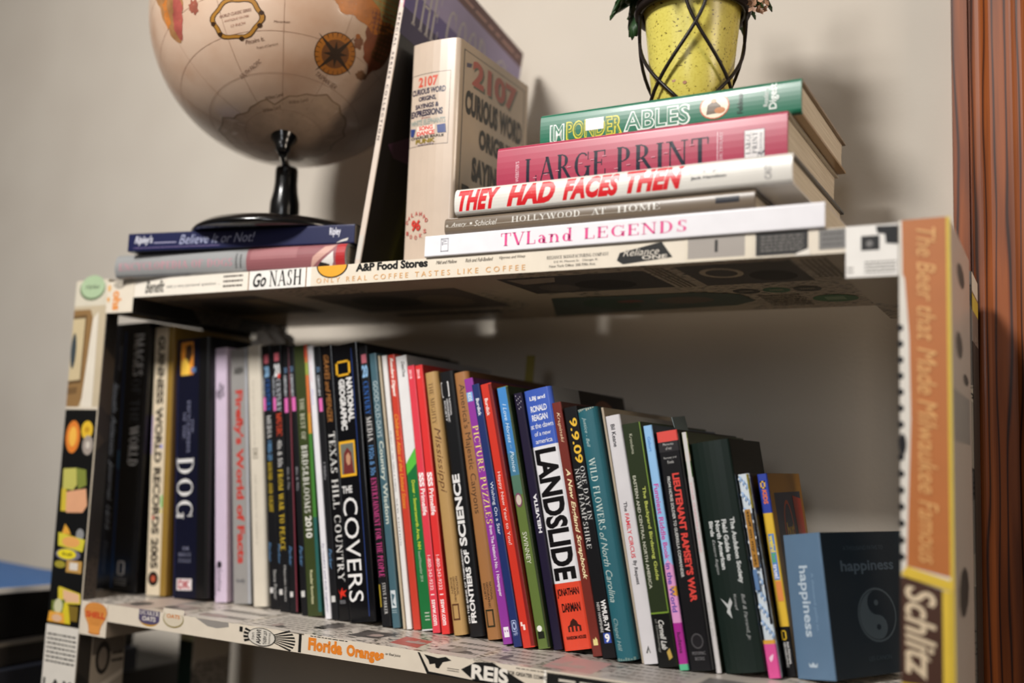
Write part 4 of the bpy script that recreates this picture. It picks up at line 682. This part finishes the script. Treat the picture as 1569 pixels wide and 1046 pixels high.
flat('book', 'scuffed crimson LARGE PRINT dictionary in the flat pile', -.460, -.191, .022, Z1 + .0634, .0420, .208, '#b8b0a0', (762, 1208), lambda P: (
    P.t("WEBSTER'S", .16, .62, 795, 801, '#e0c0c8', 'H', 's'), P.t('LARGE', .1, .66, 812, 945, '#191c2c', 'D', 's'), P.t('PRINT', .1, .66, 962, 1100, '#191c2c', 'D', 's'), P.r(.15, .72, 1112, 1113, '#e0c0c8', 1), P.t('DICTIONARY', .15, .72, 1115, 1120, '#e0c0c8', 'H', 's'), P.r(.12, .68, 1150, 1178, '#e4dfdc'), P.fr(.12, .68, 1150, 1178, '#5a5660', .012, .8),
    P.t('LARGE', .2, .62, 1152, 1159, '#26283a', 'H', 's'), P.t('PRINT', .2, .62, 1161, 1168, '#26283a', 'H', 's'), P.t('EDITION', .22, .6, 1171, 1175, '#55566a', 'H', 's'), P.t('R', .08, .28, 1168, 1178, '#26283a', 'H', 's'), [P.r(.2 + .05 * (i % 7), .22 + .05 * (i % 7), 826 + i * 19, 832 + i * 19, '#cf8494', 1) for i in range(14)]), spine='#a92f4c', hard=True, bulge=.001, coat=.3, rough=.35)
flat('book', 'green IMPONDERABLES hardcover on top of the flat pile', -.4225, -.183, .035, Z1 + .1057, .0305, .19, '#6b4c1c', (828, 1230), lambda P: (
    P.t('IM', .08, .62, 845, 870, '#dfe4de', 'D', 'h'), P.t('IM', .12, .58, 847, 868, '#3f7a62', 'D'), P.t('PONDER', .08, .66, 873, 966, '#d6c83a', 'D', 'h'), P.t('PONDER', .12, .62, 875, 963, '#5f7a30', 'D'), P.t('ABLES', .1, .7, 968, 1072, '#dfe4de', 'D', 'h'), P.t('ABLES', .14, .66, 971, 1069, '#3f7a62', 'D'), P.r(.3, .66, 906, 936, '#e8e6e4'), P.e(.14, .86, 1086, 1130, '#c2603a'), P.e(.17, .83, 1088, 1128, '#e6dcc4'), P.p([(.28, 1096), (.3, 1120), (.5, 1117), (.68, 1108), (.55, 1098)], '#6a5a48'), P.e(.6, .72, 1103, 1111, '#b98a5c'), P.e(.28, .46, 1108, 1124, '#b9743a'), P.t('Feldman', .2, .8, 1141, 1149, '#0d3426', 'H', 'b'), P.t("Reader's", .3, .82, 1178, 1185, '#dfe6e0', 'H'), P.t('Digest', .2, .92, 1186, 1200, '#dfe6e0', 'H', 'b'),
    P.r(.0, .02, 830, 1228, '#0d4030', 1)), spine='#17694e', left='#8a6420', hard=True, bulge=.001, coat=.3, rough=.35)

# ---- the upright ones on the top board
YU = .045
book('book', 'thick cream upright book 2107 Curious Word Origins beside the flat pile', -.5795, YU, .2335, 0, .0573, .146, '#a38c70', spine='#c3b09e', z=Z1, hard=True, bulge=.004, coat=.6, rough=.3, ruler=(65, 430),
    pr=lambda P: (P.fr(.03, .86, 117, 235, '#5a524c', .008, 1), P.t('2107', .2, .62, 122, 139, '#c4503c', 'H', 'h'), P.t('CURIOUS WORD', .06, .78, 141, 151, '#221e3a', 'H', 'h'), P.t('ORIGINS,', .22, .6, 154, 163, '#221e3a', 'H', 'h'), P.t('SAYINGS &', .15, .66, 166, 174, '#221e3a', 'H', 'h'), P.t('EXPRESSIONS', .06, .74, 176, 187, '#221e3a', 'H', 'h'), P.t('from', .3, .5, 188, 191, '#8a3a4a', 'H', 'i'),
        P.t('WHITE ELEPHANTS', .06, .8, 192, 201, '#8f9a92', 'H', 'b'), P.r(.22, .6, 203, 218, '#e6d6c8', 1), P.t('SONG', .26, .56, 203, 210, '#d0382c', 'H', 'h'), P.t('DANCE', .22, .6, 211, 218, '#d0382c', 'H', 'h'), P.p([(.06, 204), (.18, 206), (.14, 218), (.07, 217)], '#2f3f74'), P.p([(.64, 204), (.8, 203), (.82, 217), (.66, 217)], '#2f3f74'), P.t('CHARLES EARLE', .08, .78, 219, 223, '#3a342c', 'H', 'b'), P.t('FUNK', .2, .62, 224, 231, '#8a7420', 'H', 'h'), P.lines(.25, .6, 232, 234, '#6a5a7a', 1, 2),
        [P.t(ch, .3 + .235 * cos(R(a)) - .028, .3 + .235 * cos(R(a)) + .028, 362 - 19 * sin(R(a)) - 3.2, 362 - 19 * sin(R(a)) + 3.2, '#b9564e', 'H', 'b') for ch, a in list(zip('GALAHAD', range(160, 0, -23))) + list(zip('BOOKS', range(215, 340, 28)))], P.t('96', .2, .4, 353, 371, '#c0392f', 'H', 'h')),
    front_pr=lambda P: (P.fr(.06, .95, .035, .93, '#33291f', .012, .004), P.t('2107', .2, .84, .06, .185, '#4a4a34', 'H', 'h'), P.t('2107', .18, .82, .055, .175, '#a4402e', 'H', 'h'), P.p([(.1, .09), (.17, .08), (.16, .1), (.1, .11)], '#33294a'), P.t('CURIOUS WORD', .1, .92, .205, .315, '#151210', 'H', 'x'), P.t('ORIGINS,', .3, .8, .345, .455, '#151210', 'H', 'x'), P.t('SAYINGS &', .22, .84, .485, .595, '#151210', 'H', 'x'), P.t('EXPRESSIONS', .1, .92, .625, .735, '#151210', 'H', 'x'), P.t('from White Elephants to Song & Dance', .1, .9, .77, .80, '#c9bfae', 'H')))
book('booklet', 'thin yellow booklet between the cream 2107 book and the tall dark magazine', -.5835, .128, .2405, 0, .003, .068, '#c9bc30', z=Z1, cat='booklet')
book('magazine', 'tall thin dark purple magazine leaning right against the cream 2107 book', -.6290, .03, .352, -8.3, .0072, .245, '#0c0a0e', spine='#cfc0b2', z=Z1 + .0012, cat='magazine', drop=.036, ruler=(0, 1), coat=.3,
    pr=lambda P: (P.r(0, 1, .0, .225, '#a8607c'), P.t('CARTON', .3, .7, .1, .21, '#e8d4dc', 'D', 'hw'), P.t('SPECIAL SERIES COLLECTION', .3, .7, .24, .62, '#5a4c48', 'D', 'hw'), P.r(.1, .9, .9, .97, '#c9c2b8')),
    front_pr=lambda P: (P.r(0, 1, 0, .06, '#5a3a3c', 1), P.lines(.1, .96, .025, .042, '#b08a80', 1, 3), P.r(0, 1, .06, .16, '#8d84a8', 1), P.r(0, 1, .16, .22, '#544a80', 1), P.r(0, 1, .22, .3, '#2a2046', 1), P.p([(.05, .62), (.2, .56), (.35, .6), (.3, .64), (.1, .65)], '#3a1f34'), P.t('THE', .05, .26, .085, .25, '#a8a4a6', 'H', 'is'), P.t('GOOD', .32, .66, .10, .25, '#a8a4a6', 'H', 'is'), P.t('C', .76, .86, .10, .24, '#a8a4a6', 'H', 'is')))
book('book', 'silver-grey Encyclopedia of Dogs lying flat under the navy book', -.632, .0228, .299, 90, .0272, .17, '#7a7a78', spine='#949595', z=Z1, yaw=6.4, hard=True, bulge=.004, coat=.8, rough=.3, ruler=(178, 540),
    pr=lambda P: (P.t('ENCYCLOPEDIA OF DOGS', .3, .62, 186, 372, '#c08490', 'D', 's'), P.lines(.2, .8, 377, 380, '#3a3a3c', 6, 2), P.lines(.2, .75, 384, 387, '#3a3a3c', 6, 4), P.r(.0, 1, 394, 540, '#8d585c'), P.r(.5, 1, 400, 470, '#9c686b', 1), P.p([(.05, 490), (.3, 500), (.75, 520), (.95, 526), (.9, 510), (.5, 494)], '#c49a8e'), P.p([(.1, 500), (.35, 508), (.7, 523), (.3, 524), (.05, 520)], '#d8d2cc'), P.p([(.05, 498), (.3, 505), (.2, 518), (.03, 516)], '#26201e'), P.r(0, 1, 527, 540, '#a82a2c')), group='flat books under the globe')
book('book', 'navy Believe It or Not book lying flat directly under the globe', -.6285, .0285, .279, 90, .0202, .18, '#0e1438', spine='#0f1642', z=Z1 + .0277, yaw=10.0, rough=.35, ruler=(195, 548), coat=.4,
    pr=lambda P: (P.t("Ripley's", .3, .85, 206, 236, '#d4d4de', 'D', 'bi'), P.r(.4, .46, 238, 275, '#9a98b4', 1), P.t('Believe It or Not!', .3, .82, 280, 400, '#a4a8c4', 'D', 'i'), P.r(.16, .19, 205, 345, '#7a6a92', 1), P.t('Ripley', .35, .85, 512, 528, '#d4d4de', 'D', 'b'), P.p([(.05, 522), (.2, 530), (.3, 540), (.15, 538)], '#c9c6c0')), group='flat books under the globe')

# ---------------------------------------------------------------- globe
GC = Vector((-.7633, .0706, .6527)); GR = .158
POLE = Vector((.217, -.279, -.935)).normalized()
ZB = Z1 + .0277 + .0203
gl = empty('desk_globe', Matrix.Translation((GC.x, .078, ZB))); tag(gl, 'antique-toned world globe on a black stand atop the navy book', 'globe')
ginv = gl.matrix_world.inverted()
def gpart(mb, name):
    o = mb.build(name, gl); o.matrix_parent_inverse = ginv; return o
mb = MB()
gm = bpy.data.materials.new('parchment_sea'); gm.use_nodes = True
n_ = gm.node_tree.nodes; L_ = gm.node_tree.links; b_ = n_['Principled BSDF']
tx = n_.new('ShaderNodeTexCoord'); nz = n_.new('ShaderNodeTexNoise'); nz.inputs['Scale'].default_value = 14; nz.inputs['Detail'].default_value = 5
L_.new(tx.outputs['Object'], nz.inputs['Vector']); rp = ramp(n_, [(.3, '#c49f84'), (.5, '#d2b49c'), (.7, '#d9bfa8')]); L_.new(nz.outputs['Fac'], rp.inputs[0]); L_.new(rp.outputs[0], b_.inputs['Base Color'])
b_.inputs['Roughness'].default_value = .35; b_.inputs['Coat Weight'].default_value = .7; b_.inputs['Coat Roughness'].default_value = .1
t = bmesh.new(); bmesh.ops.create_uvsphere(t, u_segments=96, v_segments=64, radius=GR); t.verts.index_update()
mb.mesh([GC + v.co for v in t.verts], [[v.index for v in f.verts] for f in t.faces], gm, True); t.free()
# frame with the south pole at POLE
e1 = POLE.cross(Vector((0, 0, 1))).normalized(); e2 = POLE.cross(e1)
def sph(d, k): return GC + d.normalized() * GR * (1.0012 + .0002 * k)
def strip(dirs, wd, mt, k=1, closed=False):
    N = len(dirs)
    for i in range(N if closed else N - 1):
        a, b = dirs[i].normalized(), dirs[(i + 1) % N].normalized(); s_ = a.cross(b).normalized() * wd / GR / 2
        mb.face([sph(a - s_, k), sph(b - s_, k), sph(b + s_, k), sph(a + s_, k)], mt)
def pol(th, ph): return POLE * cos(R(th)) + (e1 * cos(R(ph)) + e2 * sin(R(ph))) * sin(R(th))
gline = M('#b08f78', .4)
for th in (15, 30, 45, 60, 75, 90, 105, 120): strip([pol(th, p) for p in range(0, 360, 6)], .0005, gline, 0, True)
for ph in range(0, 360, 30): strip([pol(a, ph) for a in range(6, 150, 4)], .0005, gline, 0)
def patch(c, pts, mt, k=1, scale=1.0, rot=0):
    """outline in metres on the globe about direction c (x right, y up as seen)"""
    c = c.normalized(); rr_ = Vector((0, 0, 1)).cross(c).normalized(); uu = c.cross(rr_); out = []
    ca, sa = cos(R(rot)), sin(R(rot))
    q = Print(mb, lambda u, v, j: sph(c + rr_ * ((u * ca - v * sa) * scale / GR) + uu * ((u * sa + v * ca) * scale / GR), j * .35 - .3), 0, 1, .4)
    jr = random.Random(int(abs(c.x * 9999)) + len(pts))
    for lev in range(3):
        new = []
        for (ax, ay), (bx, by) in zip(pts, pts[1:] + pts[:1]):
            dd = math.hypot(bx - ax, by - ay) * .17; new += [(ax, ay), ((ax + bx) / 2 + jr.uniform(-dd, dd), (ay + by) / 2 + jr.uniform(-dd, dd))]
        pts = new
    q.v = lambda z: z; q.k = k; q.cuts = q.cutsv = [.005 * i for i in range(-14, 15)]
    q.p(pts, mt)
def blob(c, rx, ry, mt, k=1, seed=0, n=22, j=.28, rot=0):
    rg = random.Random(seed); pts = []
    for i in range(n):
        a = 2 * pi * i / n; q = 1 + rg.uniform(-j, j); pts.append((rx * q * cos(a), ry * q * sin(a)))
    patch(c, pts, mt, k, 1, rot)
# land: tapering southern continent on the left
lc = Vector((-.227, -.913, -.338))
patch(Vector((-.20, -.955, -.22)), [(-.03, .06), (.004, .06), (.016, .03), (.02, .005), (.012, -.02), (.005, -.036), (-.006, -.03), (-.02, -.004), (-.034, .02)], M('#a9794c', .4, .55), 1)
patch(Vector((-.18, -.96, -.21)), [(-.02, .05), (.0, .05), (.012, .03), (.004, .012), (-.016, .02)], M('#93a070', .4, .55), 2)
patch(Vector((-.165, -.952, -.26)), [(.0, .02), (.012, .01), (.011, -.008), (.003, -.028), (-.004, -.02), (-.004, 0)], M('#b0584e', .4, .55), 3)
patch(Vector((-.19, -.955, -.235)), [(-.02, .012), (-.006, .014), (-.006, -.012), (-.014, -.016)], M('#c87a38', .4, .55), 3)
blob(Vector((-.52, -.70, .48)), .050, .042, M('#b98a4c', .4, .55), 1, 31, 14, .3, 20); blob(Vector((-.30, -.86, .30)), .016, .03, M('#93a070', .4, .55), 2, 32, 10, .25, 30); blob(Vector((.70, -.30, .64)), .055, .04, M('#a8b078', .4, .55), 1, 33, 14, .3, -20); blob(Vector((.86, -.36, .28)), .034, .03, M('#c48a5a', .4, .55), 2, 34, 12, .3); blob(Vector((.80, -.52, .30)), .008, .02, M('#b0584e', .4, .55), 1, 35, 9, .3, 25); blob(Vector((.80, -.50, .02)), .018, .007, M('#c0742c', .4, .55), 1, 36, 9, .3); blob(Vector((-.85, -.30, .1)), .05, .06, M('#c08a4a', .4, .55), 1, 37, 14, .3)
blob(Vector((.02, -.96, -.25)), .006, .007, M('#a05a48', .4, .55), 1, 3)
# land: large continent upper right
rc = Vector((.90, -.36, -.20))
patch(Vector((.89, -.38, -.13)), [(-.034, .05), (.05, .06), (.06, .0), (.04, -.022), (.02, -.03), (.004, -.022), (-.022, -.018), (-.034, -.004)], M('#c0742c', .4, .55), 1)
patch(Vector((.93, -.30, -.14)), [(-.012, .04), (.05, .04), (.045, -.01), (.014, -.012), (-.006, .006)], M('#9c9158', .4, .55), 2)
patch(Vector((.945, -.18, -.28)), [(-.02, .02), (.014, .02), (.012, -.03), (-.004, -.05), (-.02, -.024)], M('#8f5236', .4, .55), 1)
patch(Vector((.93, -.20, -.36)), [(-.006, .02), (.02, .02), (.012, -.02), (-.004, -.016)], M('#6f4a28', .4, .55), 2)
blob(Vector((.86, -.34, -.40)), .005, .006, M('#8a5a40', .4, .55), 1, 5); blob(Vector((.80, -.22, -.56)), .006, .005, M('#8a6448', .4, .55), 1, 6)
# polar land
pts = []
rg = random.Random(11)
land = M('#c9ac92', .4, .2); edge = M('#a08468', .4, .4)
ring = [pol(22 + 5 * sin(R(p * 2 + 30)) + rg.uniform(-2.2, 2.2), p) for p in range(0, 360, 8)]
strip(ring, .0014, edge, 2, True)
for i in range(len(ring)):
    a, b = ring[i], ring[(i + 1) % len(ring)]
    for j in range(6):
        q0, q1 = j / 6, (j + 1) / 6; c4 = [POLE.lerp(a, q0), POLE.lerp(b, q0), POLE.lerp(b, q1), POLE.lerp(a, q1)]
        mb.face([sph(d, 0) for d in (c4 if j else [c4[0], c4[2], c4[3]])], land)
# sea lettering, cartouche and compass rose
def gprint(c, w_, h_, rot=0, ):
    c = c.normalized(); rr_ = Vector((0, 0, 1)).cross(c).normalized(); uu = c.cross(rr_); ca, sa = cos(R(rot)), sin(R(rot))
    def f(u, v, k):
        x, y = (u - .5) * w_, (v - .5) * h_
        return sph(c + rr_ * ((x * ca - y * sa) / GR) + uu * ((x * sa + y * ca) / GR), k * .35)
    q = Print(mb, f, 0, 1, .4); n = max(2, int(w_ / .005)); q.cuts = [i / n for i in range(-n // 2, n + n // 2)]; n = max(1, int(h_ / .005)); q.cutsv = [i / n for i in range(-n // 2, n + n // 2)]; return q
gold, dark = '#a8762c', '#3a2412'
P = gprint(Vector((.312, -.884, -.35)), .058, .047, 10)
def ringp(P, r0_, r1_, c, wob=0.0, n=36):
    for i in range(n):
        a, b = 2 * pi * i / n, 2 * pi * (i + 1) / n; w0, w1 = 1 + wob * sin(6 * a), 1 + wob * sin(6 * b)
        P.p([(.5 + r0_ * w0 * cos(a), .5 + r0_ * w0 * .86 * sin(a)), (.5 + r0_ * w1 * cos(b), .5 + r0_ * w1 * .86 * sin(b)), (.5 + r1_ * w1 * cos(b), .5 + r1_ * w1 * .86 * sin(b)), (.5 + r1_ * w0 * cos(a), .5 + r1_ * w0 * .86 * sin(a))], c); P.k -= 1
    P.k += 1
ringp(P, .50, .395, dark, .06); ringp(P, .48, .41, gold, .06)
for a in (90, 270, 0, 180, 215, 325): P.e(.5 + .46 * cos(R(a)) - .05, .5 + .46 * cos(R(a)) + .05, .5 - .42 * sin(R(a)) - .05, .5 - .42 * sin(R(a)) + .05, dark, 8)
P.t('WORLD CLASSIC SERIES', .2, .8, .36, .42, '#7a4a3c', 'H', 'i').t('ANTIQUE GLOBE', .26, .74, .48, .53, '#9a6a58', 'H', 'i').t('12 INCH', .36, .64, .60, .65, '#9a6a58', 'H', 'i')
P = gprint(Vector((.754, -.438, -.489)), .044, .044, -8)
P.e(.0, 1, 0, 1, dark, 30).e(.02, .98, .02, .98, '#b9742a', 30).e(.17, .83, .17, .83, '#7a4e2a', 30)
for i in range(24):
    a = 2 * pi * i / 24; P.p([(.5 + .36 * cos(a), .5 + .36 * sin(a)), (.5 + .47 * cos(a), .5 + .47 * sin(a)), (.5 + .47 * cos(a + .05), .5 + .47 * sin(a + .05))], dark); P.k -= 1
P.k += 1
for a, l in ((60, .62), (150, .62), (240, .62), (330, .62), (15, .3), (105, .3), (195, .3), (285, .3)):
    P.p([(.5 + l * cos(R(a)), .5 - l * sin(R(a))), (.5 + .07 * cos(R(a + 90)), .5 - .07 * sin(R(a + 90))), (.5 + .07 * cos(R(a - 90)), .5 - .07 * sin(R(a - 90)))], '#3a2a1c')
P.e(.82, .95, -.14, -.02, '#a8622c', 10)
for d, txt, wd_, h_, ro in (((.389, -.791, -.472), 'Pitcairn Is.', .02, .004, 12), ((.45, -.74, -.50), 'Tropic of Capricorn', .022, .003, 14), ((.66, -.40, -.64), 'TASMAN SEA', .026, .005, -24), ((.56, -.74, -.36), 'Marquesas', .016, .003, 4), ((.30, -.72, -.62), 'SOUTH PACIFIC', .03, .004, 35)):
    gprint(Vector(d), wd_, h_, ro).t(txt, 0, 1, 0, 1, '#6a4a3a', 'H', 'i')
for d in ((.36, -.55, -.75), (.47, -.44, -.76), (.30, -.50, -.81)): gprint(Vector(d), .02, .004, 20).t('Wilkes Land', 0, 1, 0, 1, '#7a6048', 'H', 'i')
gpart(mb, 'ball')
blk = M('#0c0c0d', .22, .02, coat=.8)
pole_pt = GC + POLE * (GR + .006)
# stand: knob at the pole, curved arm, turned neck, domed foot
mb = MB(); ax = -POLE
mb.tube([GC + POLE * (GR - .004), GC + POLE * (GR + .001), GC + POLE * (GR + .005), GC + POLE * (GR + .011), GC + POLE * (GR + .016), GC + POLE * (GR + .020)], [.0145, .0138, .0105, .0082, .0075, .004], blk, 20); gpart(mb, 'pole_cap')
tipn = Vector((GC.x + .004, .0665, .492)); pb = GC + POLE * (GR + .016) + Vector((0, 0, -.004))
mb = MB(); mb.tube([pb, pb.lerp(tipn, .35) + Vector((0, -.001, -.002)), pb.lerp(tipn, .7) + Vector((0, 0, -.003)), tipn + Vector((0, .001, -.006))], [.0045, .004, .004, .005], blk, 12); gpart(mb, 'arm')
mb = MB(); nx, ny = GC.x, .072
mb.lathe([(0, .488), (.0115, .488), (.0125, .485), (.0125, .470), (.0135, .460), (.0162, .447), (.0165, .434), (.0155, .424), (.018, .418)], blk, 32, (nx, ny, 0)); gpart(mb, 'neck')
mb = MB()
mb.lathe([(.0145, ZB + .0235), (.03, ZB + .0235), (.050, ZB + .0215), (.056, ZB + .0175), (.075, ZB + .015), (.092, ZB + .0115), (.100, ZB + .006), (.1025, ZB + .0025), (.101, ZB + .0003), (0, ZB + .0003)], blk, 64, (nx, .078, 0)); gpart(mb, 'base')

# ---------------------------------------------------------------- potted plant in a wire holder
ZP = Z1 + .1057 + .0310
PX, PY = -.297, .093
pot = empty('potted_plant', Matrix.Translation((PX, PY, ZP))); tag(pot, 'speckled yellow flower pot with plant in black wire holder on the green book', 'potted plant')
pm = bpy.data.materials.new('speckled_yellow_glaze'); pm.use_nodes = True
n_ = pm.node_tree.nodes; L_ = pm.node_tree.links; b_ = n_['Principled BSDF']
tx = n_.new('ShaderNodeTexCoord'); nz = n_.new('ShaderNodeTexNoise'); nz.inputs['Scale'].default_value = 420; nz.inputs['Detail'].default_value = 2
L_.new(tx.outputs['Object'], nz.inputs['Vector']); rp = ramp(n_, [(.30, '#5a4c20'), (.36, '#cfc158'), (.6, '#d6ca62')]); L_.new(nz.outputs['Fac'], rp.inputs[0]); L_.new(rp.outputs[0], b_.inputs['Base Color'])
b_.inputs['Roughness'].default_value = .3
mb = MB(); mb.lathe([(0, .0006), (.0335, .0006), (.0352, .003), (.0385, .041), (.0440, .093), (.0455, .104), (.048, .105), (.048, .117), (.0455, .117), (.0435, .104), (0, .098)], pm, 56)
for i, (a, h) in enumerate(((-96, .022), (-80, .019))):
    rr_ = .0365 + .0004; mb.face([(rr_ * cos(R(a + q * 3 * cos(k * pi / 4))) , rr_ * sin(R(a + q * 3 * cos(k * pi / 4))), h + .0016 * sin(k * pi / 4)) for q in (1,) for k in range(8)], M('#8f5a2c', .4))
mb.build('pot', pot)
mb = MB(); wm_ = M('#1c1614', .4, .05)
mb.tube([(.0500 * cos(R(a)), .0500 * sin(R(a)), .0985) for a in range(0, 360, 8)], .0042, wm_, 8, True)
mb.tube([(.0500 * cos(R(a)), .0500 * sin(R(a)), .1065) for a in range(0, 360, 8)], .003, wm_, 8, True)
mb.tube([(.0385 * cos(R(a)), .0385 * sin(R(a)), .0017) for a in range(0, 360, 10)], .0013, wm_, 6, True)
for i in range(8):
    for sgn in (1, -1):
        a0 = i * 45 + (11 if sgn > 0 else 34); path = []
        for k in range(15):
            q = k / 14; z = .098 * (1 - q) + .0016 * q; rad = .0500 - .0095 * q + .0012 * sin(pi * q)
            path.append((rad * cos(R(a0 + sgn * 84 * (q ** 1.6))), rad * sin(R(a0 + sgn * 84 * (q ** 1.6))), z))
        if i % 2 == 0: mb.tube(path, .0017, wm_, 6)
mb.build('wire_holder', pot)
leafm = M('#22401c', .45, .2); stemm = M('#3f5a2a', .6)
def leaf(parent, base, az, L, W, droop, up_=.3):
    mb = MB(); d = Vector((cos(R(az)), sin(R(az)), 0)); s_ = Vector((-d.y, d.x, 0)); pts = []; N = 8
    for i in range(N + 1):
        q = i / N; c = Vector(base) + d * L * q + Vector((0, 0, L * (up_ * q - droop * q * q)))
        wv = W * (sin(pi * min(1, .08 + q * .92)) ** .7) * (1 + .10 * (i % 2))
        pts.append((c - s_ * wv + Vector((0, 0, .004)), c, c + s_ * wv + Vector((0, 0, .004))))
    for a, b in zip(pts, pts[1:]):
        for k in (0, 1): mb.face([a[k], a[k + 1], b[k + 1], b[k]], leafm, True)
    o = mb.build('leaf', parent); md = o.modifiers.new('thickness', 'SOLIDIFY'); md.thickness = .0012
rg = random.Random(4)
for i in range(16):
    az = i * 22.5 + rg.uniform(-8, 8); leaf(pot, (.02 * cos(R(az)), .02 * sin(R(az)), .118), az, rg.uniform(.045, .062), rg.uniform(.015, .02), rg.uniform(.9, 1.25), .75)
for i in range(9):
    az = i * 40 + rg.uniform(-10, 10); leaf(pot, (.008 * cos(R(az)), .008 * sin(R(az)), .125), az, rg.uniform(.04, .05), .016, .5, 1.2)
def broad_leaf(c, w_, h_, tilt, turn):
    mb = MB(); pts = []; n = 22
    for i in range(n):
        a = 2 * pi * i / n; q = 1 + .07 * cos(i * pi); x, z = w_ * sin(a) * q, -h_ * cos(a) * q
        pts.append(Vector((x, .004 * (x / w_) ** 2 - .003 * (z / h_), z)))
    rot = Euler((0, R(tilt), R(turn))).to_matrix(); ctr = Vector(c) + rot @ Vector((0, .0015, 0)); P3 = [Vector(c) + rot @ p for p in pts]
    for a, b in zip(P3, P3[1:] + P3[:1]): mb.face([a, b, ctr], leafm, True)
    o = mb.build('leaf', pot); md = o.modifiers.new('thickness', 'SOLIDIFY'); md.thickness = .0012
broad_leaf((-.0595, .0, .1085), .0085, .0215, 8, -12); broad_leaf((-.056, .012, .121), .011, .018, 40, 10)
broad_leaf((.0575, .0, .1115), .0105, .0165, -22, 10); broad_leaf((.054, .015, .125), .012, .017, -50, -8)
def flowers(x0, p1, p2, seed):
    mb = MB(); mb.tube([x0, ((x0[0] + p1[0]) / 2, (x0[1] + p1[1]) / 2, max(x0[2], p1[2]) + .01), p1, p2], .0011, stemm, 6); fm_ = M('#b98a6a', .5, .15); rg = random.Random(seed)
    for k in range(9):
        q = k / 8; c = Vector(p1).lerp(Vector(p2), q) + Vector((rg.uniform(-.006, .006), rg.uniform(-.006, .006), rg.uniform(-.006, .006)))
        for j in range(4):
            a = j * pi / 2 + rg.random(); v = Vector((cos(a), rg.uniform(-.5, .5), sin(a))) * .0062; s_ = Vector((-sin(a), 0, cos(a))) * .0022
            mb.face([c, c + v * .5 + s_, c + v, c + v * .5 - s_], fm_)
    mb.build('flower_stem', pot)
flowers((.03, .0, .122), (.066, .0, .122), (.074, -.004, .110), 2); flowers((.03, .01, .122), (.060, -.004, .106), (.068, -.006, .090), 5)
flowers((-.02, .02, .125), (-.03, .03, .23), (-.035, .03, .25), 8); flowers((.01, .02, .125), (.02, .02, .24), (.03, .02, .26), 9)
for i in range(14):
    az = i * 51 + rg.uniform(-10, 10); leaf(pot, (.006 * cos(R(az)), .006 * sin(R(az)), .14 + .006 * i), az, rg.uniform(.05, .062), .019, .5, .7)
mb = MB(); mb.tube([(0, 0, .112), (.002, 0, .16), (0, .002, .225)], [.004, .0035, .002], stemm, 8); mb.build('stem', pot)

# ---------------------------------------------------------------- dark equipment at the left, behind the bookcase end
def boxthing(name, label, cat, a, b, mt, rz=0, bev=.002, mats=None, group=None, extra=None):
    c = Vector(((a[0] + b[0]) / 2, (a[1] + b[1]) / 2, a[2])); mb = MB()
    mb.box((a[0] - c.x, a[1] - c.y, 0), (b[0] - c.x, b[1] - c.y, b[2] - a[2]), mt, bev, mats)
    if extra: extra(mb, b[0] - c.x, b[1] - c.y, b[2] - a[2])
    o = mb.build(name); o.location = c; o.rotation_euler.z = R(rz); return tag(o, label, cat, group)
gb = M('#0a0a0b', .35, .02); gg = M('#2b2724', .5, .05)
boxthing('cabinet', 'dark low cabinet below the black boxes left of the bookcase', 'cabinet', (-1.72, -.22, -.8), (-1.09, .29, -.125), M('#1c1815', .6))
boxthing('storage_box', 'lowest dark grey box of the stack left of the bookcase', 'box', (-1.5, -.16, -.1245), (-1.085, .2, -.0925), M('#24262e', .4))
boxthing('storage_box', 'flat brownish-black box under the big black box left of the bookcase', 'box', (-1.5, -.18, -.0922), (-1.095, .2, -.062), gg, 0, .002, None, None, lambda mb, x, y, z: mb.box((x + .0002, -y, z - .006), (x + .0012, y, z - .002), M('#6d665c', .4)))
boxthing('storage_box', 'big glossy black box right under the blue folder', 'box', (-1.5, -.2, -.0617), (-1.1, .19, -.0078), gb)
boxthing('folder', 'blue folder lying on the black boxes left of the bookcase', 'folder', (-1.46, -.12, -.0075), (-1.097, .155, .0), M('#245a94', .55), -9, .001, {'+x': M('#c9c6c2', .6), '-y': M('#c9c6c2', .6)})
